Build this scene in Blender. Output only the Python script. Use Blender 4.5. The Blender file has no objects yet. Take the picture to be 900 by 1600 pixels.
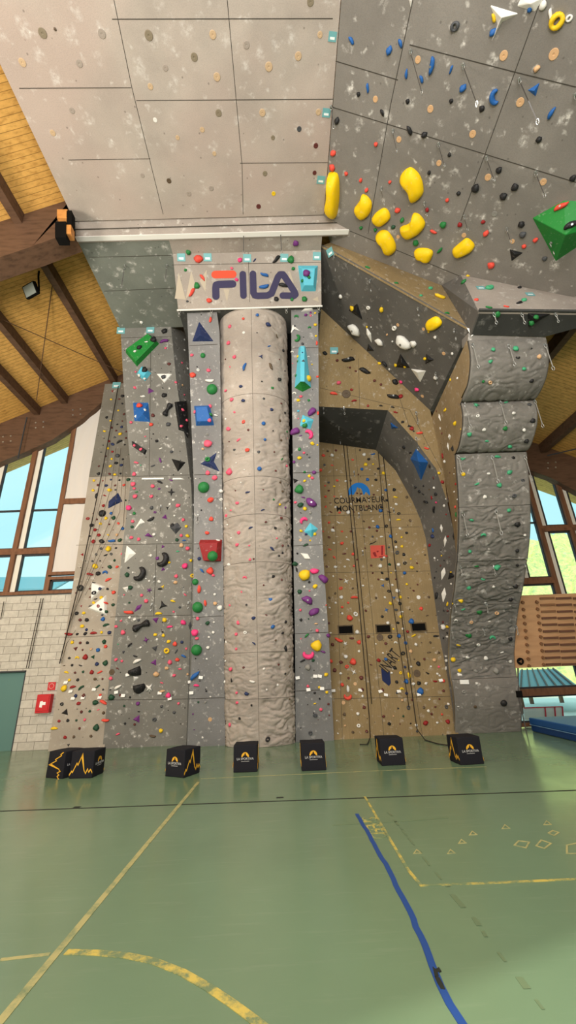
import bpy, bmesh, math, random
from mathutils import Vector as V, Matrix, noise
from mathutils.bvhtree import BVHTree
random.seed(7)
S=bpy.context.scene; COL=S.collection
PI=math.pi
# ------------------------------------------------------------------ camera
FPX=640.; PITCH=math.radians(21.3); ROLL=math.radians(2.4); YAW=math.radians(0.9); EYE=V((0,0,1.6))
CW=V((math.sin(YAW)*math.cos(PITCH),math.cos(YAW)*math.cos(PITCH),math.sin(PITCH)))
_r0=V((math.cos(YAW),-math.sin(YAW),0)); _u0=_r0.cross(CW)
CR=_r0*math.cos(ROLL)-_u0*math.sin(ROLL); CU=_u0*math.cos(ROLL)+_r0*math.sin(ROLL)
cam=bpy.data.cameras.new('camera'); co=bpy.data.objects.new('camera',cam); COL.objects.link(co)
cam.sensor_fit='VERTICAL'; cam.sensor_height=36; cam.sensor_width=36; cam.lens=36*FPX/1600; cam.clip_start=.05; cam.clip_end=500
co.matrix_world=Matrix(((CR.x,CU.x,-CW.x,EYE.x),(CR.y,CU.y,-CW.y,EYE.y),(CR.z,CU.z,-CW.z,EYE.z),(0,0,0,1)))
S.camera=co
def ray(x,y): return CR*((x-450)/FPX)+CU*((800-y)/FPX)+CW
def atX(x,y,X): d=ray(x,y); return EYE+d*(X/d.x)
def atY(x,y,Y): d=ray(x,y); return EYE+d*(Y/d.y)
def atZ(x,y,Z): d=ray(x,y); return EYE+d*((Z-EYE.z)/d.z)
def atP(x,y,P,n):
    d=ray(x,y); return EYE+d*((V(P)-EYE).dot(V(n))/d.dot(V(n)))
# surfaces the photo's points are measured on
def main(x,y): return atP(x,y,(0,11.62,0),(0,1,.2))
def flank(x,y): return atP(x,y,(0,11.3,0),(0,1,.324))
def tanp(x,y): return atP(x,y,(0,11.45,0),(0,1,.232))
def niche(x,y): return atY(x,y,11.4)
def bee(x,y): return atP(x,y,(1.24,0,11.62),(.55,0,1))
# ------------------------------------------------------------------ mesh helpers
class MB:
    def __init__(s): s.v=[]; s.f=[]; s.m=[]
    def vert(s,p): s.v.append(tuple(p)); return len(s.v)-1
    def face(s,idx,m=0): s.f.append(tuple(idx)); s.m.append(m)
    def poly(s,pts,m=0): s.face([s.vert(p) for p in pts],m)
    def prism(s,pts,off,m=0):
        off=V(off); n=len(pts); a=[s.vert(p) for p in pts]; b=[s.vert(V(p)+off) for p in pts]
        s.face(a,m); s.face(b[::-1],m)
        for i in range(n): s.face((a[i],b[i],b[(i+1)%n],a[(i+1)%n]),m)
    def box(s,lo,hi,m=0):
        (x0,y0,z0),(x1,y1,z1)=lo,hi
        s.prism([(x0,y0,z0),(x1,y0,z0),(x1,y1,z0),(x0,y1,z0)],(0,0,z1-z0),m)
    def bar(s,a,b,w,h,up=(0,0,1),m=0):
        a,b=V(a),V(b); d=(b-a).normalized(); sx=d.cross(V(up)).normalized(); uz=sx.cross(d)
        s.prism([a+sx*w/2+uz*h/2,a-sx*w/2+uz*h/2,a-sx*w/2-uz*h/2,a+sx*w/2-uz*h/2],b-a,m)
    def tube(s,pts,r,k=6,m=0,closed=False):
        pts=[V(p) for p in pts]; n=len(pts); rings=[]; ref=V((0,0,1))
        for i,p in enumerate(pts):
            d=(pts[(i+1)%n]-pts[i-1]) if closed else (pts[min(i+1,n-1)]-pts[max(i-1,0)])
            d.normalize()
            q=ref if abs(d.dot(ref))<.95 else V((1,0,0))
            a=d.cross(q).normalized(); b=d.cross(a); rr=r[i] if isinstance(r,(list,tuple)) else r
            rings.append([s.vert(p+(a*math.cos(t)+b*math.sin(t))*rr) for t in [2*PI*j/k for j in range(k)]])
        for i in range(n if closed else n-1):
            A,B=rings[i],rings[(i+1)%n]
            for j in range(k): s.face((A[j],A[(j+1)%k],B[(j+1)%k],B[j]),m)
        if not closed: s.face(rings[0][::-1],m); s.face(rings[-1],m)
    def grid(s,fn,nu,nv,m=0):
        ix=[[s.vert(fn(i/nu,j/nv)) for i in range(nu+1)] for j in range(nv+1)]
        for j in range(nv):
            for i in range(nu): s.face((ix[j][i],ix[j][i+1],ix[j+1][i+1],ix[j+1][i]),m)
        return ix
    def build(s,name,mats,parent=None,smooth=False,fix=True,origin=None):
        me=bpy.data.meshes.new(name); o_=V(origin) if origin is not None else V((0,0,0))
        me.from_pydata([tuple(V(p)-o_) for p in s.v],[],s.f)
        mats=mats if isinstance(mats,(list,tuple)) else [mats]
        for m in mats: me.materials.append(m)
        me.polygons.foreach_set('material_index',s.m)
        if fix:
            bm=bmesh.new(); bm.from_mesh(me); bmesh.ops.recalc_face_normals(bm,faces=bm.faces); bm.to_mesh(me); bm.free()
        if smooth: me.polygons.foreach_set('use_smooth',[True]*len(me.polygons))
        me.update()
        o=bpy.data.objects.new(name,me); COL.objects.link(o); o.location=o_
        if parent: child(o,parent)
        return o
def tag(o,label=None,cat=None,group=None,kind=None):
    for k,v in (('label',label),('category',cat),('group',group),('kind',kind)):
        if v: o[k]=v
    return o
def empty(name,loc=(0,0,0)):
    o=bpy.data.objects.new(name,None); COL.objects.link(o); o.location=loc; o.empty_display_size=.1; return o
def child(o,root):
    o.parent=root; o.matrix_parent_inverse=Matrix.Translation(-root.location); return o
TREES={}
def reg(key,*objs):
    vs=[];fs=[]
    for o in objs:
        k=len(vs); off=o.location+(o.parent.location if False else V((0,0,0)))
        vs+=[v.co+off for v in o.data.vertices]; fs+=[tuple(i+k for i in p.vertices) for p in o.data.polygons]
    TREES[key]=BVHTree.FromPolygons(vs,fs)
def hit(keys,x,y):
    best=None
    for k in ([keys] if isinstance(keys,str) else keys):
        r=TREES[k].ray_cast(EYE,ray(x,y).normalized())
        if r[0] is not None and (best is None or r[3]<best[3]): best=r
    if best is None: return None
    n=best[1]
    if n.dot(ray(x,y))>0: n=-n
    return best[0],n
# ------------------------------------------------------------------ materials
def srgb(r,g,b):
    f=lambda c:(c/255/12.92 if c<=10 else ((c/255+.055)/1.055)**2.4)
    return (f(r),f(g),f(b),1)
def newmat(name,rgb,rough=.7,spec=.3,metal=0):
    m=bpy.data.materials.new(name); m.use_nodes=True; b=m.node_tree.nodes['Principled BSDF']
    b.inputs['Base Color'].default_value=srgb(*rgb); b.inputs['Roughness'].default_value=rough
    b.inputs['Specular IOR Level'].default_value=spec; b.inputs['Metallic'].default_value=metal
    return m
class NT:
    def __init__(s,m): s.m=m; s.t=m.node_tree; s.b=s.t.nodes['Principled BSDF']
    def n(s,kind,**kw):
        nd=s.t.nodes.new(kind)
        for k,v in kw.items():
            if k in nd.inputs: nd.inputs[k].default_value=v
            else: setattr(nd,k,v)
        return nd
    def l(s,a,b): s.t.links.new(a,b)
    def coord(s,scale=(1,1,1),out='Object',rot=(0,0,0)):
        c=s.n('ShaderNodeTexCoord'); mp=s.n('ShaderNodeMapping'); mp.inputs['Scale'].default_value=scale; mp.inputs['Rotation'].default_value=rot
        s.l(c.outputs[out],mp.inputs['Vector']); return mp.outputs[0]
    def noise(s,vec,scale,detail=4,rough=.55):
        n=s.n('ShaderNodeTexNoise'); n.inputs['Scale'].default_value=scale; n.inputs['Detail'].default_value=detail; n.inputs['Roughness'].default_value=rough
        s.l(vec,n.inputs['Vector']); return n.outputs['Fac']
    def ramp(s,fac,stops):
        r=s.n('ShaderNodeValToRGB'); e=r.color_ramp.elements
        while len(e)<len(stops): e.new(.5)
        for i,(p,c) in enumerate(stops): e[i].position=p; e[i].color=c if len(c)==4 else (*c,1)
        s.l(fac,r.inputs[0]); return r.outputs[0]
    def mix(s,fac,a,b,mode='MIX'):
        n=s.n('ShaderNodeMix'); n.data_type='RGBA'; n.blend_type=mode
        for v,i in ((fac,0),(a,6),(b,7)):
            if hasattr(v,'is_linked') or hasattr(v,'links'): s.l(v,n.inputs[i])
            else: n.inputs[i].default_value=v
        return n.outputs[2]
    def bump(s,h,strength=.3,dist=.02):
        b=s.n('ShaderNodeBump'); b.inputs['Strength'].default_value=strength; b.inputs['Distance'].default_value=dist
        s.l(h,b.inputs['Height']); s.l(b.outputs[0],s.b.inputs['Normal'])
g1=lambda v:(v,v,v,1)
def panel_mat(name,rgb,chalk=.5,holes=.6,tint=None,grain=False,cell=1.5,bump=.25):
    """textured climbing panel: sand-textured paint, chalk smears, bolt holes, faint wear"""
    m=newmat(name,rgb,.85,.2); q=NT(m); vec=q.coord()
    base=srgb(*rgb)
    big=q.noise(vec,.9,5); 
    c2=tuple(base[i]*.80 for i in range(3))+(1,); c3=tuple(min(1,base[i]*1.15) for i in range(3))+(1,)
    col=q.ramp(big,[(.3,c2),(.7,c3)])
    if tint:
        t=q.noise(vec,.35,2); col=q.mix(q.ramp(t,[(.42,g1(0)),(.6,g1(.7))]),col,srgb(*tint))
    if grain:
        w=q.noise(q.coord((9,9,.5)),3.5,5,.6)
        col=q.mix(q.ramp(w,[(.35,g1(0)),(.75,g1(.45))]),col,tuple(base[i]*.62 for i in range(3))+(1,))
    sp=q.noise(vec,55,2,.7); col=q.mix(q.ramp(sp,[(.35,g1(.22)),(.55,g1(0))]),col,tuple(base[i]*.55 for i in range(3))+(1,))
    # chalk
    d=q.n('ShaderNodeTexNoise'); d.inputs['Scale'].default_value=7; d.inputs['Detail'].default_value=3; q.l(vec,d.inputs['Vector'])
    dv=q.n('ShaderNodeVectorMath'); dv.operation='MULTIPLY_ADD'; q.l(d.outputs['Color'],dv.inputs[0]); dv.inputs[1].default_value=(.28,.28,.28); q.l(vec,dv.inputs[2])
    vo=q.n('ShaderNodeTexVoronoi'); vo.inputs['Scale'].default_value=cell*1.7; q.l(dv.outputs[0],vo.inputs['Vector'])
    vo2=q.n('ShaderNodeTexVoronoi'); vo2.inputs['Scale'].default_value=cell*3.1; q.l(dv.outputs[0],vo2.inputs['Vector'])
    sm=q.ramp(vo.outputs['Distance'],[(.10,g1(chalk)),(.30,g1(0))]); sm2=q.ramp(vo2.outputs['Distance'],[(.06,g1(chalk)),(.26,g1(0))])
    br=q.ramp(q.noise(vec,11,4,.7),[(.42,g1(0)),(.62,g1(1))])
    f=q.mix(1,sm,sm2,'ADD'); f=q.mix(1,f,br,'MULTIPLY'); col=q.mix(f,col,srgb(228,224,218))
    # bolt holes
    if holes:
        h=q.n('ShaderNodeTexVoronoi'); h.inputs['Scale'].default_value=4.2; q.l(vec,h.inputs['Vector'])
        col=q.mix(q.ramp(h.outputs['Distance'],[(.055,g1(holes)),(.085,g1(0))]),col,srgb(45,42,40))
    q.l(col,q.b.inputs['Base Color'])
    q.bump(q.noise(vec,70,3,.7),bump,.01)
    return m
def wood_mat(name,rgb,dark,scale=(1,14,14),rough=.6,boards=None,axis=1):
    m=newmat(name,rgb,rough,.25); q=NT(m); vec=q.coord(scale)
    w=q.noise(vec,1.2,6,.6); base=srgb(*rgb); dk=srgb(*dark)
    col=q.ramp(w,[(.3,dk),(.5,base),(.75,tuple(min(1,c*1.18) for c in base[:3])+(1,))])
    if boards:
        c=q.n('ShaderNodeTexCoord'); sp=q.n('ShaderNodeSeparateXYZ'); q.l(c.outputs['Object'],sp.inputs[0])
        mt=q.n('ShaderNodeMath'); mt.operation='PINGPONG'; mt.inputs[1].default_value=boards/2; q.l(sp.outputs[axis],mt.inputs[0])
        dv=q.n('ShaderNodeMath'); dv.operation='DIVIDE'; dv.inputs[1].default_value=boards/2; q.l(mt.outputs[0],dv.inputs[0])
        col=q.mix(q.ramp(dv.outputs[0],[(.04,g1(.85)),(.13,g1(0))]),col,tuple(c*.25 for c in dk[:3])+(1,))
        fl=q.n('ShaderNodeMath'); fl.operation='FLOOR'; d2=q.n('ShaderNodeMath'); d2.operation='DIVIDE'; d2.inputs[1].default_value=boards; q.l(sp.outputs[axis],d2.inputs[0]); q.l(d2.outputs[0],fl.inputs[0])
        wn=q.n('ShaderNodeTexWhiteNoise'); wn.noise_dimensions='1D'; q.l(fl.outputs[0],wn.inputs['W'])
        col=q.mix(q.ramp(wn.outputs['Value'],[(0,g1(.28)),(1,g1(0))]),col,dk)
    q.l(col,q.b.inputs['Base Color']); return m
M={}
M['roofA']=panel_mat('beige_panel_paint',(186,175,165),.6,.4,tint=(190,170,160),cell=1.3)
M['roofB']=panel_mat('grey_overhang_paint',(137,132,126),.75,.35,cell=1.5)
M['soffit']=panel_mat('green_grey_panel_paint',(128,132,124),.65,.5,cell=1.5)
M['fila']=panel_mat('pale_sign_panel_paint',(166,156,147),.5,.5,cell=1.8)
M['grey']=panel_mat('grey_panel_paint',(127,125,119),.6,.9,cell=2.4)
M['flank']=panel_mat('cool_grey_panel_paint',(134,133,133),.6,.9,cell=2.6)
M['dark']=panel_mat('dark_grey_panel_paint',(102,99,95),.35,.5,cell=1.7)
M['black']=panel_mat('shaded_face_grey',(74,74,72),.22,.4,cell=1.7)  # darker grey with the shade of undersides and sides put into its colour
M['tan']=panel_mat('plywood_panel',(152,131,95),.35,.7,grain=True,cell=2.4,bump=.1)
M['tanside']=panel_mat('worn_plywood_panel',(160,140,108),.35,.7,grain=True,cell=2,bump=.1)
M['tower']=panel_mat('moulded_beige_rock',(174,163,153),.3,.3,cell=1.5,bump=.5)
M['rock']=panel_mat('moulded_grey_rock',(128,124,118),.55,.25,cell=1.8,bump=.5)
M['strip']=panel_mat('beige_strip_paint',(172,162,148),.35,.8,cell=2)
M['stripup']=panel_mat('grey_strip_paint',(124,120,110),.3,.6,cell=2)
M['seam']=newmat('panel_seam_shadow_gap',(70,66,60),.9,.1)
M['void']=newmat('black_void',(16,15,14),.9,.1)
M['metal']=newmat('galvanised_metal',(190,192,190),.35,.5,.8)
M['white']=newmat('white_paint',(238,236,230),.5,.4)
M['brown']=wood_mat('brown_glulam',(98,73,56),(76,56,42),(2,9,9))
M['frame']=wood_mat('stained_window_timber',(122,84,60),(96,66,48),(7,7,1))
M['deck']=wood_mat('pine_boards',(226,176,98),(192,142,74),(.7,14,14),.5,boards=.11,axis=1)
M['seamless']=newmat('grey_gasket',(60,62,64),.6,.3)
# ------------------------------------------------------------------ climbing structure
def thing(name,label,cat,loc,group=None): return tag(empty(name,loc),label,cat,group)
def seamlines(mb,lines,w=.012,lift=.003):
    """thin dark joints drawn on a surface: (a,b,normal)"""
    for a,b,n in lines:
        a,b,n=V(a),V(b),V(n).normalized()
        if n.dot(EYE-a)<0: n=-n
        d=(b-a).normalized(); s=d.cross(n)*w/2
        mb.prism([a+s+n*lift,a-s+n*lift,b-s+n*lift,b+s+n*lift],-n*lift*1.5)
def px_seams(fn,n,segs):
    return [(fn(*s[:2]),fn(*s[2:]),n) for s in segs]
def seams(o,lines,w=.012):
    for l in lines:
        sb=MB(); seamlines(sb,[l],w); sb.build('panel_seam',M['seam'],o)
def panel(name,label,pts,off,mat,key,segs=None,fn=None,n=None,cat='climbing wall',w=.012):
    c=sum((V(p) for p in pts),V())/len(pts)
    mb=MB(); mb.prism(pts,off); o=mb.build(name,mat,origin=c); tag(o,label,cat)
    if key: reg(key,o)
    if segs:
        seams(o,px_seams(fn,n,segs),w)
    return o
# roof panel over the hall, level
A0,A1,AZ=-4.61,1.24,11.62
fa=lambda x,y: atZ(x,y,AZ)
panel('climbing_overhang','pale beige level climbing roof panel high above the logo sign',
  [(A0,-1.2,AZ),(A1,-1.2,AZ),(A1,6.46,AZ),(A0,6.46,AZ)],(0,0,.14),M['roofA'],'roofA',
  [(30,138,205,137),(178,0,206,137),(213,157,521,155),(206,137,255,335),(355,0,378,255),(375,255,512,254),(107,250,235,248),(175,30,520,29),(378,255,380,335)],fa,(0,0,-1),w=.010)
# fascia ledge at the roof's end
xe=bee(545,358).x
mb=MB(); mb.prism([(A0,6.46,AZ+.1),(A1,6.46,AZ+.1),(xe+.05,6.62,11.28),(A0,6.62,11.28)],(0,.12,0)); led=mb.build('fascia_ledge',M['fila'],origin=(-1.7,6.5,11.45))
tag(led,'long pale fascia ledge with white metal strip along the beige roof edge','climbing wall')
sb=MB(); seamlines(sb,[((A0,6.54,11.45),(xe-.2,6.54,11.45),(0,-1,-.4))],.02); sb.build('panel_seam',M['seam'],led)
mb=MB(); mb.box((A0,6.59,11.262),(xe,6.70,11.285)); mb.build('edge_strip',M['white'],led)
# green-grey soffit
SX0,SX1=-4.61,-2.46
fs=lambda x,y: atZ(x,y,11.3)
panel('climbing_soffit','green grey level soffit panel beside the logo sign box',[(SX0,6.7,11.3),(SX1,6.7,11.3),(SX1,9.38,11.3),(SX0,9.38,11.3)],(0,0,.12),M['soffit'],'soffit',
  [(140,402,268,399),(163,455,272,450)],fs,(0,0,-1))
# sign box
FX0,FX1=-2.46,1.2
fn_f=V((0,-1.0,-.75)).normalized()
def fila(x,y): return atP(x,y,(0,7.1,11.3),(0,1.0,.75))
c=(-.6,7.5,10.8)
mb=MB(); mb.prism([(FX0,7.1,11.3),(FX1,7.1,11.3),(FX1,7.85,10.3),(FX0,7.85,10.3)],(0,.06,.05))
sign=mb.build('sign_box',M['fila'],origin=c); tag(sign,'pale tilted sign box with a big red and navy letter logo above the tower','climbing wall')
mb=MB(); mb.prism([(FX0,6.7,11.3),(FX1,6.7,11.3),(FX1,7.1,11.3),(FX0,7.1,11.3)],(0,0,.1)); top=mb.build('top_panel',M['fila'],sign)
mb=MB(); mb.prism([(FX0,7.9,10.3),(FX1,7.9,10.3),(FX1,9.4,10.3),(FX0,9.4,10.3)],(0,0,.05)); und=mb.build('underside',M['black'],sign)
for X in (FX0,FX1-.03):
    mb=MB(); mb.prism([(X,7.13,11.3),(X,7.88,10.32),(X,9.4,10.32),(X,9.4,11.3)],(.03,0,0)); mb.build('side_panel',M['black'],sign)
mb=MB(); mb.tube([(FX0-.02,7.84,10.27),(FX1+.02,7.84,10.27)],.022,8); mb.build('bottom_rail',M['white'],sign)
seams(sign,px_seams(fila,fn_f,[(269,414,501,410),(388,394,390,472)]),.01)
reg('fila',sign,top)
# main leaning wall
nm=V((0,-1,-.2))
bx=[(188,509),(267,507),(276,600),(290,690),(299,760),(301,850),(297,1000),(291,1168.5)]
pts=[main(*p) for p in bx]+[main(160,1171),main(177,996),main(192,850),main(205,745),main(193,600)]
panel('climbing_board','wide grey leaning climbing panel crowded with bright holds, below the green grey soffit',pts,(0,.25,0),M['grey'],'main',
  [(189,528,268,526),(185,745,298,742),(178,851,300,849),(172,964,298,961),(164,1094,294,1092),(236,527,233,745),(245,851,240,963)],main,nm)
fl_edge=[(290,483),(297,600),(300,690),(303,760),(303,850),(301,1000),(292,1168)]
mbnd=[(267,507),(276,600),(290,690),(299,760),(301,850),(297,1000),(291,1168.5)]
mb=MB()
L=[main(*p)+V((0,.02,0)) for p in mbnd]; R=[]
for (p,q),dd in zip(zip(fl_edge,mbnd),(.55,.5,.35,.15,.02,.02,.02)):
    y=main(*q).y; R.append(atY(p[0]+1,p[1],y+dd))
for i in range(len(L)-1): mb.poly([L[i],R[i],R[i+1],L[i+1]])
fc=mb.build('groove_panel',M['grey'],fix=False,origin=(-2.6,10,6)); tag(fc,'narrow tapering grey groove panel between leaning wall and pillar strip','climbing wall'); reg('groove',fc)
# strips either side of the tower
nf=V((0,-1,-.324))
le=[(292,483),(297,600),(300,690),(303,760),(303,850),(301,1000),(292,1168)]
re=[(352,1166),(349,900),(346,700),(343,520),(338,482)]
panel('climbing_board','narrow cool grey climbing strip with green domes beside the beige tower',[flank(*p) for p in le+re],(0,.22,.04),M['flank'],'flankL',
  [(296,540,340,538),(303,742,347,741),(303,850,348,848),(300,965,350,962),(295,1092,351,1090)],flank,nf)
le=[(455,480),(456,600),(458,740),(459,900),(461,1000),(462,1165)]
re=[(522,1157),(514,1000),(505,870),(499,740),(498,620),(497,478)]
panel('climbing_board','narrow grey climbing strip with purple and turquoise shapes beside plywood niche',[flank(*p) for p in le+re],(0,.22,.04),M['flank'],'flankR',
  [(455,544,497,543),(457,739,499,738),(459,853,505,851),(460,990,513,988),(462,1080,518,1077)],flank,nf)
# black sheet behind the tower, stands in for the shade in its gaps
mb=MB(); mb.prism([(-2.2,8.75,10.32),(.7,8.75,10.32),(.6,11.75,0),(-2.0,11.75,0)],(0,.1,0)); bk=mb.build('gap_shade_sheet',M['void'],origin=(-.7,10.2,5)); tag(bk,'black backing boards in the dark gaps around the tower','climbing wall')
# ---- tower : moulded relief panels on a leaning half cylinder
def tower_pt(a,z,r=0):
    t=z/10.3; cx=-.72+.12*t; cy=11.3-2.86*t; aa=.845+.055*t; bb=.52+.08*t
    return V((cx+(aa+r)*math.sin(a),cy-(bb+r)*math.cos(a),z))
def relief(p,amp,sx=1,seed=0,wr=1):
    """moulded rock: soft swells, sharp horizontal wrinkles and pockets"""
    q=V((p.x*1.6+seed,p.y*.6,p.z*2.4)); w=noise.noise(q*1.3)*.5; w2=noise.noise(q*2.7+V((4,0,1)))*.3
    a=noise.fractal(V((q.x+w,q.y,q.z*1.3+w)),.9,2.1,4)
    rid=1-abs(noise.noise(V((q.x*1.1+5,q.y,q.z*2.0+3*w)))*2.4); rid=max(0,rid)**4
    r2=1-abs(noise.noise(V((q.x*.9-9,q.y,q.z*3.6+4*w+w2)))*2.8); r2=max(0,r2)**5
    r3=1-abs(noise.noise(V((q.x*2.3+2,q.y,q.z*5.2+5*w2)))*2.6); r3=max(0,r3)**4
    return amp*(a*.6-rid*1.1*wr+.4-r2*1.0*wr-r3*.45*wr)
tw=thing('climbing_tower','rounded beige tower of moulded rock panels under the logo sign','climbing wall',(-.72,11,0))
def tz(y): # height of a seam seen at pixel row y on the tower's middle
    lo,hi=0,10.3
    for _ in range(40):
        m=(lo+hi)/2; v=tower_pt(0,m)-EYE; py=800-FPX*v.dot(CU)/v.dot(CW)
        if py>y: lo=m
        else: hi=m
    return lo
zs=[0,tz(1092),tz(1019),tz(878),tz(803),tz(744),tz(615),10.3]
allp=[]
for i in range(7):
    for sd in (0,1):
        mb=MB(); z0,z1=zs[i]+.004,zs[i+1]-.004
        a0,a1=(-1.75,-.004) if sd==0 else (.004,1.75)
        nv=max(10,int((z1-z0)/.022)); 
        def fn(u,v):
            a=a0+(a1-a0)*u; z=z0+(z1-z0)*v; p=tower_pt(a,z)
            e=min(1,min(u,1-u)*9,min(v,1-v)*(z1-z0)/.06)
            return tower_pt(a,z,relief(V((a*.8,0,z)),.037,seed=3.7*i+11*sd,wr=(1.1,1.15,1.1,1.0,.95,.7,.45)[i]*(1.15 if sd else .85))*e)
        ix=mb.grid(fn,44,nv)
        o=mb.build('relief_panel',M['tower'],tw,smooth=True,fix=False); allp.append(o)
mb=MB(); mb.grid(lambda u,v: tower_pt(-1.9+3.8*u,10.3*v,-.09),24,10); mb.build('tower_core',M['seam'],tw,smooth=True,fix=False)
reg('tower',*allp)
# smooth version for orienting and placing
# ---- plywood niche, arch and upper plywood
nn=V((0,-1,0))
xl,xr=.95,4.5
panel('climbing_board','flat plywood climbing panel with resort name and ropes inside the dark arch',[(xl,11.4,0),(4.15,11.4,0),(4.3,11.4,8.7),(xl,11.4,8.7)],(0,.2,0),M['tan'],'tan',
  [(500,744,610,743),(503,806,655,803),(545,826,658,823),(508,895,674,892),(513,992,690,988),(518,1092,705,1088),(590,703,660,1150),(555,700,600,1152),(520,692,535,1156)],niche,nn,w=.008)
F=[(480,634),(606,641),(650,690),(681,732),(699,785),(709,830),(716,890),(718,990),(717,1067),(713,1148)]
B_=[(480,688),(587,703),(618,735),(644,782),(657,812),(665,840),(673,895),(687,995),(701,1067),(713,1149)]
Fp=[tanp(*p) for p in F]; Bp=[niche(*p) for p in B_]
Fp[-1].z=Bp[-1].z=0; 
arch=thing('climbing_arch','dark grey faceted arch framing the plywood niche','climbing wall',(2.5,10.5,4))
ao=[]
for i in range(len(Fp)-1):
    if i>3: continue
    mb=MB(); a,b,c_,d=Fp[i],Fp[i+1],Bp[i+1],Bp[i]
    n=((b-a).cross(d-a)).normalized(); 
    if n.dot(EYE-a)<0: n=-n
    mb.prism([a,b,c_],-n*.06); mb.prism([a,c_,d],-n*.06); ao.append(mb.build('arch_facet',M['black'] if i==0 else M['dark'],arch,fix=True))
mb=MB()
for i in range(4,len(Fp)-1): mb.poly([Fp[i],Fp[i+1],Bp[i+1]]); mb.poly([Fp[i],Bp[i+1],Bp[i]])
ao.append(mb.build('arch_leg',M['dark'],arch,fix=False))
reg('arch',*ao)
up=[(480,634),(606,641),(650,690),(681,732),(699,785),(695,748),(684,695),(672,640),(664,545),(480,470)]
panel('climbing_board','bare plywood panel with black ovals between the arch and dark slab',[tanp(*p) for p in up],(0,.1,.02),M['tan'],'tanup',
  [(500,606,640,640),(640,640,690,735),(560,560,562,640),(620,610,640,668)],tanp,V((0,-1,-.232)),w=.008)
# ---- right tower profile from its outline (x = 5.73)
RX0,RX1=4.08,5.73
def prof(lst): return [atX(x,y,RX1) for x,y in lst]
SECT=[('base_panel',[(819,1144),(815,1100),(811,1069),(808,1058)],.010,M['rock']),
 ('relief_panel',[(808,1057.5),(804,1030),(805,1000),(808,967),(812,943)],.034,M['rock']),
 ('relief_panel',[(812,942.5),(818,915),(823,880),(824.5,874)],.034,M['rock']),
 ('relief_panel',[(824.5,873.5),(828,840),(829,815),(829,789)],.034,M['rock']),
 ('relief_panel',[(829,788.5),(828,765),(826,740),(823,706)],.022,M['rock']),
 ('bulging_panel',[(821,704.5),(826,702),(832,690),(839,665),(840,645),(837,630),(834,625)],.034,M['rock']),
 ('bulging_panel',[(832,624),(838,622),(848,605),(855,585),(858,562),(857,545),(853,528)],.034,M['rock'])]
rt=thing('climbing_tower','tall grey tower of moulded rock bulging out toward its top','climbing wall',(4.9,11,0))
ro_=[]; backline=[]
for k,(nm_,lst,amp,mt) in enumerate(SECT):
    P=prof(lst); 
    if k==0: P[0].z=0; P[0].y=11.42
    D=[0]
    for i in range(1,len(P)): D.append(D[-1]+(P[i]-P[i-1]).length)
    def pp(v,P=P,D=D):
        t=v*D[-1]
        for i in range(1,len(P)):
            if t<=D[i] or i==len(P)-1:
                s=(t-D[i-1])/(D[i]-D[i-1]); 
                # catmull-rom smoothing on (y,z)
                p0=P[max(i-2,0)];p1=P[i-1];p2=P[i];p3=P[min(i+1,len(P)-1)]
                s2,s3=s*s,s*s*s
                q=.5*((2*p1)+(p2-p0)*s+(2*p0-5*p1+4*p2-p3)*s2+(3*p1-p0-3*p2+p3)*s3)
                return q.y,q.z
    mb=MB(); nv=max(16,int(D[-1]/.022))
    def fn(u,v):
        y,z=pp(v); y2,z2=pp(min(1,v+.02)); y1,z1=pp(max(0,v-.02)); ty,tz_=y2-y1,z2-z1; l=math.hypot(ty,tz_) or 1
        ny,nz=-tz_/l,ty/l
        e=min(1,min(u,1-u)*14,min(v,1-v)*D[-1]/.08)
        r=relief(V((u*1.65*1.1,0,z*1.2)),amp*.95,seed=17.3*k,wr=1.15 if k<5 else .7)*e
        return V((RX0+(RX1-RX0)*u,y+ny*r,z+nz*r))
    ix=mb.grid(fn,52,nv)
    # closed sides and back
    ys=[pp(j/nv) for j in range(nv+1)]
    for col,X in ((0,RX0),(52,RX1)):
        bk=[mb.vert((X,y+.12,z+.03)) for y,z in ys]
        for j in range(nv): mb.face((ix[j][col],ix[j+1][col],bk[j+1],bk[j]))
    bl=[mb.vert((X,ys[0][0]+.12,ys[0][1]+(.03 if k else .0))) for X in (RX0,RX1)]; bt=[mb.vert((X,ys[-1][0]+.12,ys[-1][1]+.03)) for X in (RX0,RX1)]
    mb.face(ix[0]+bl[::-1]); mb.face(ix[-1]+bt[::-1])
    o=mb.build(nm_,mt,rt,smooth=True,fix=True)
    for p in o.data.polygons:
        if len(p.vertices)>4 or abs(p.normal.x)>.9: p.use_smooth=False
    ro_.append(o); backline+=ys
reg('rock',*ro_)
_bl=sorted(backline,key=lambda t:-t[1]); mb=MB()
for (y0_,z0_),(y1_,z1_) in zip(_bl,_bl[1:]): mb.poly([(RX0+.01,y0_+.10,z0_),(RX1-.01,y0_+.10,z0_),(RX1-.01,y1_+.10,z1_),(RX0+.01,y1_+.10,z1_)])
mb.build('tower_core',M['seam'],rt,fix=False)
mb=MB(); mb.prism([(RX0,backline[-1][0]+.02,backline[-1][1]-.02),(RX1,backline[-1][0]+.02,backline[-1][1]-.02),(RX1,backline[-1][0]-.05,backline[-1][1]+.15),(RX0,backline[-1][0]-.05,backline[-1][1]+.15)],(0,.3,.1)); mb.build('top_lip',M['roofB'],rt)
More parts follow.
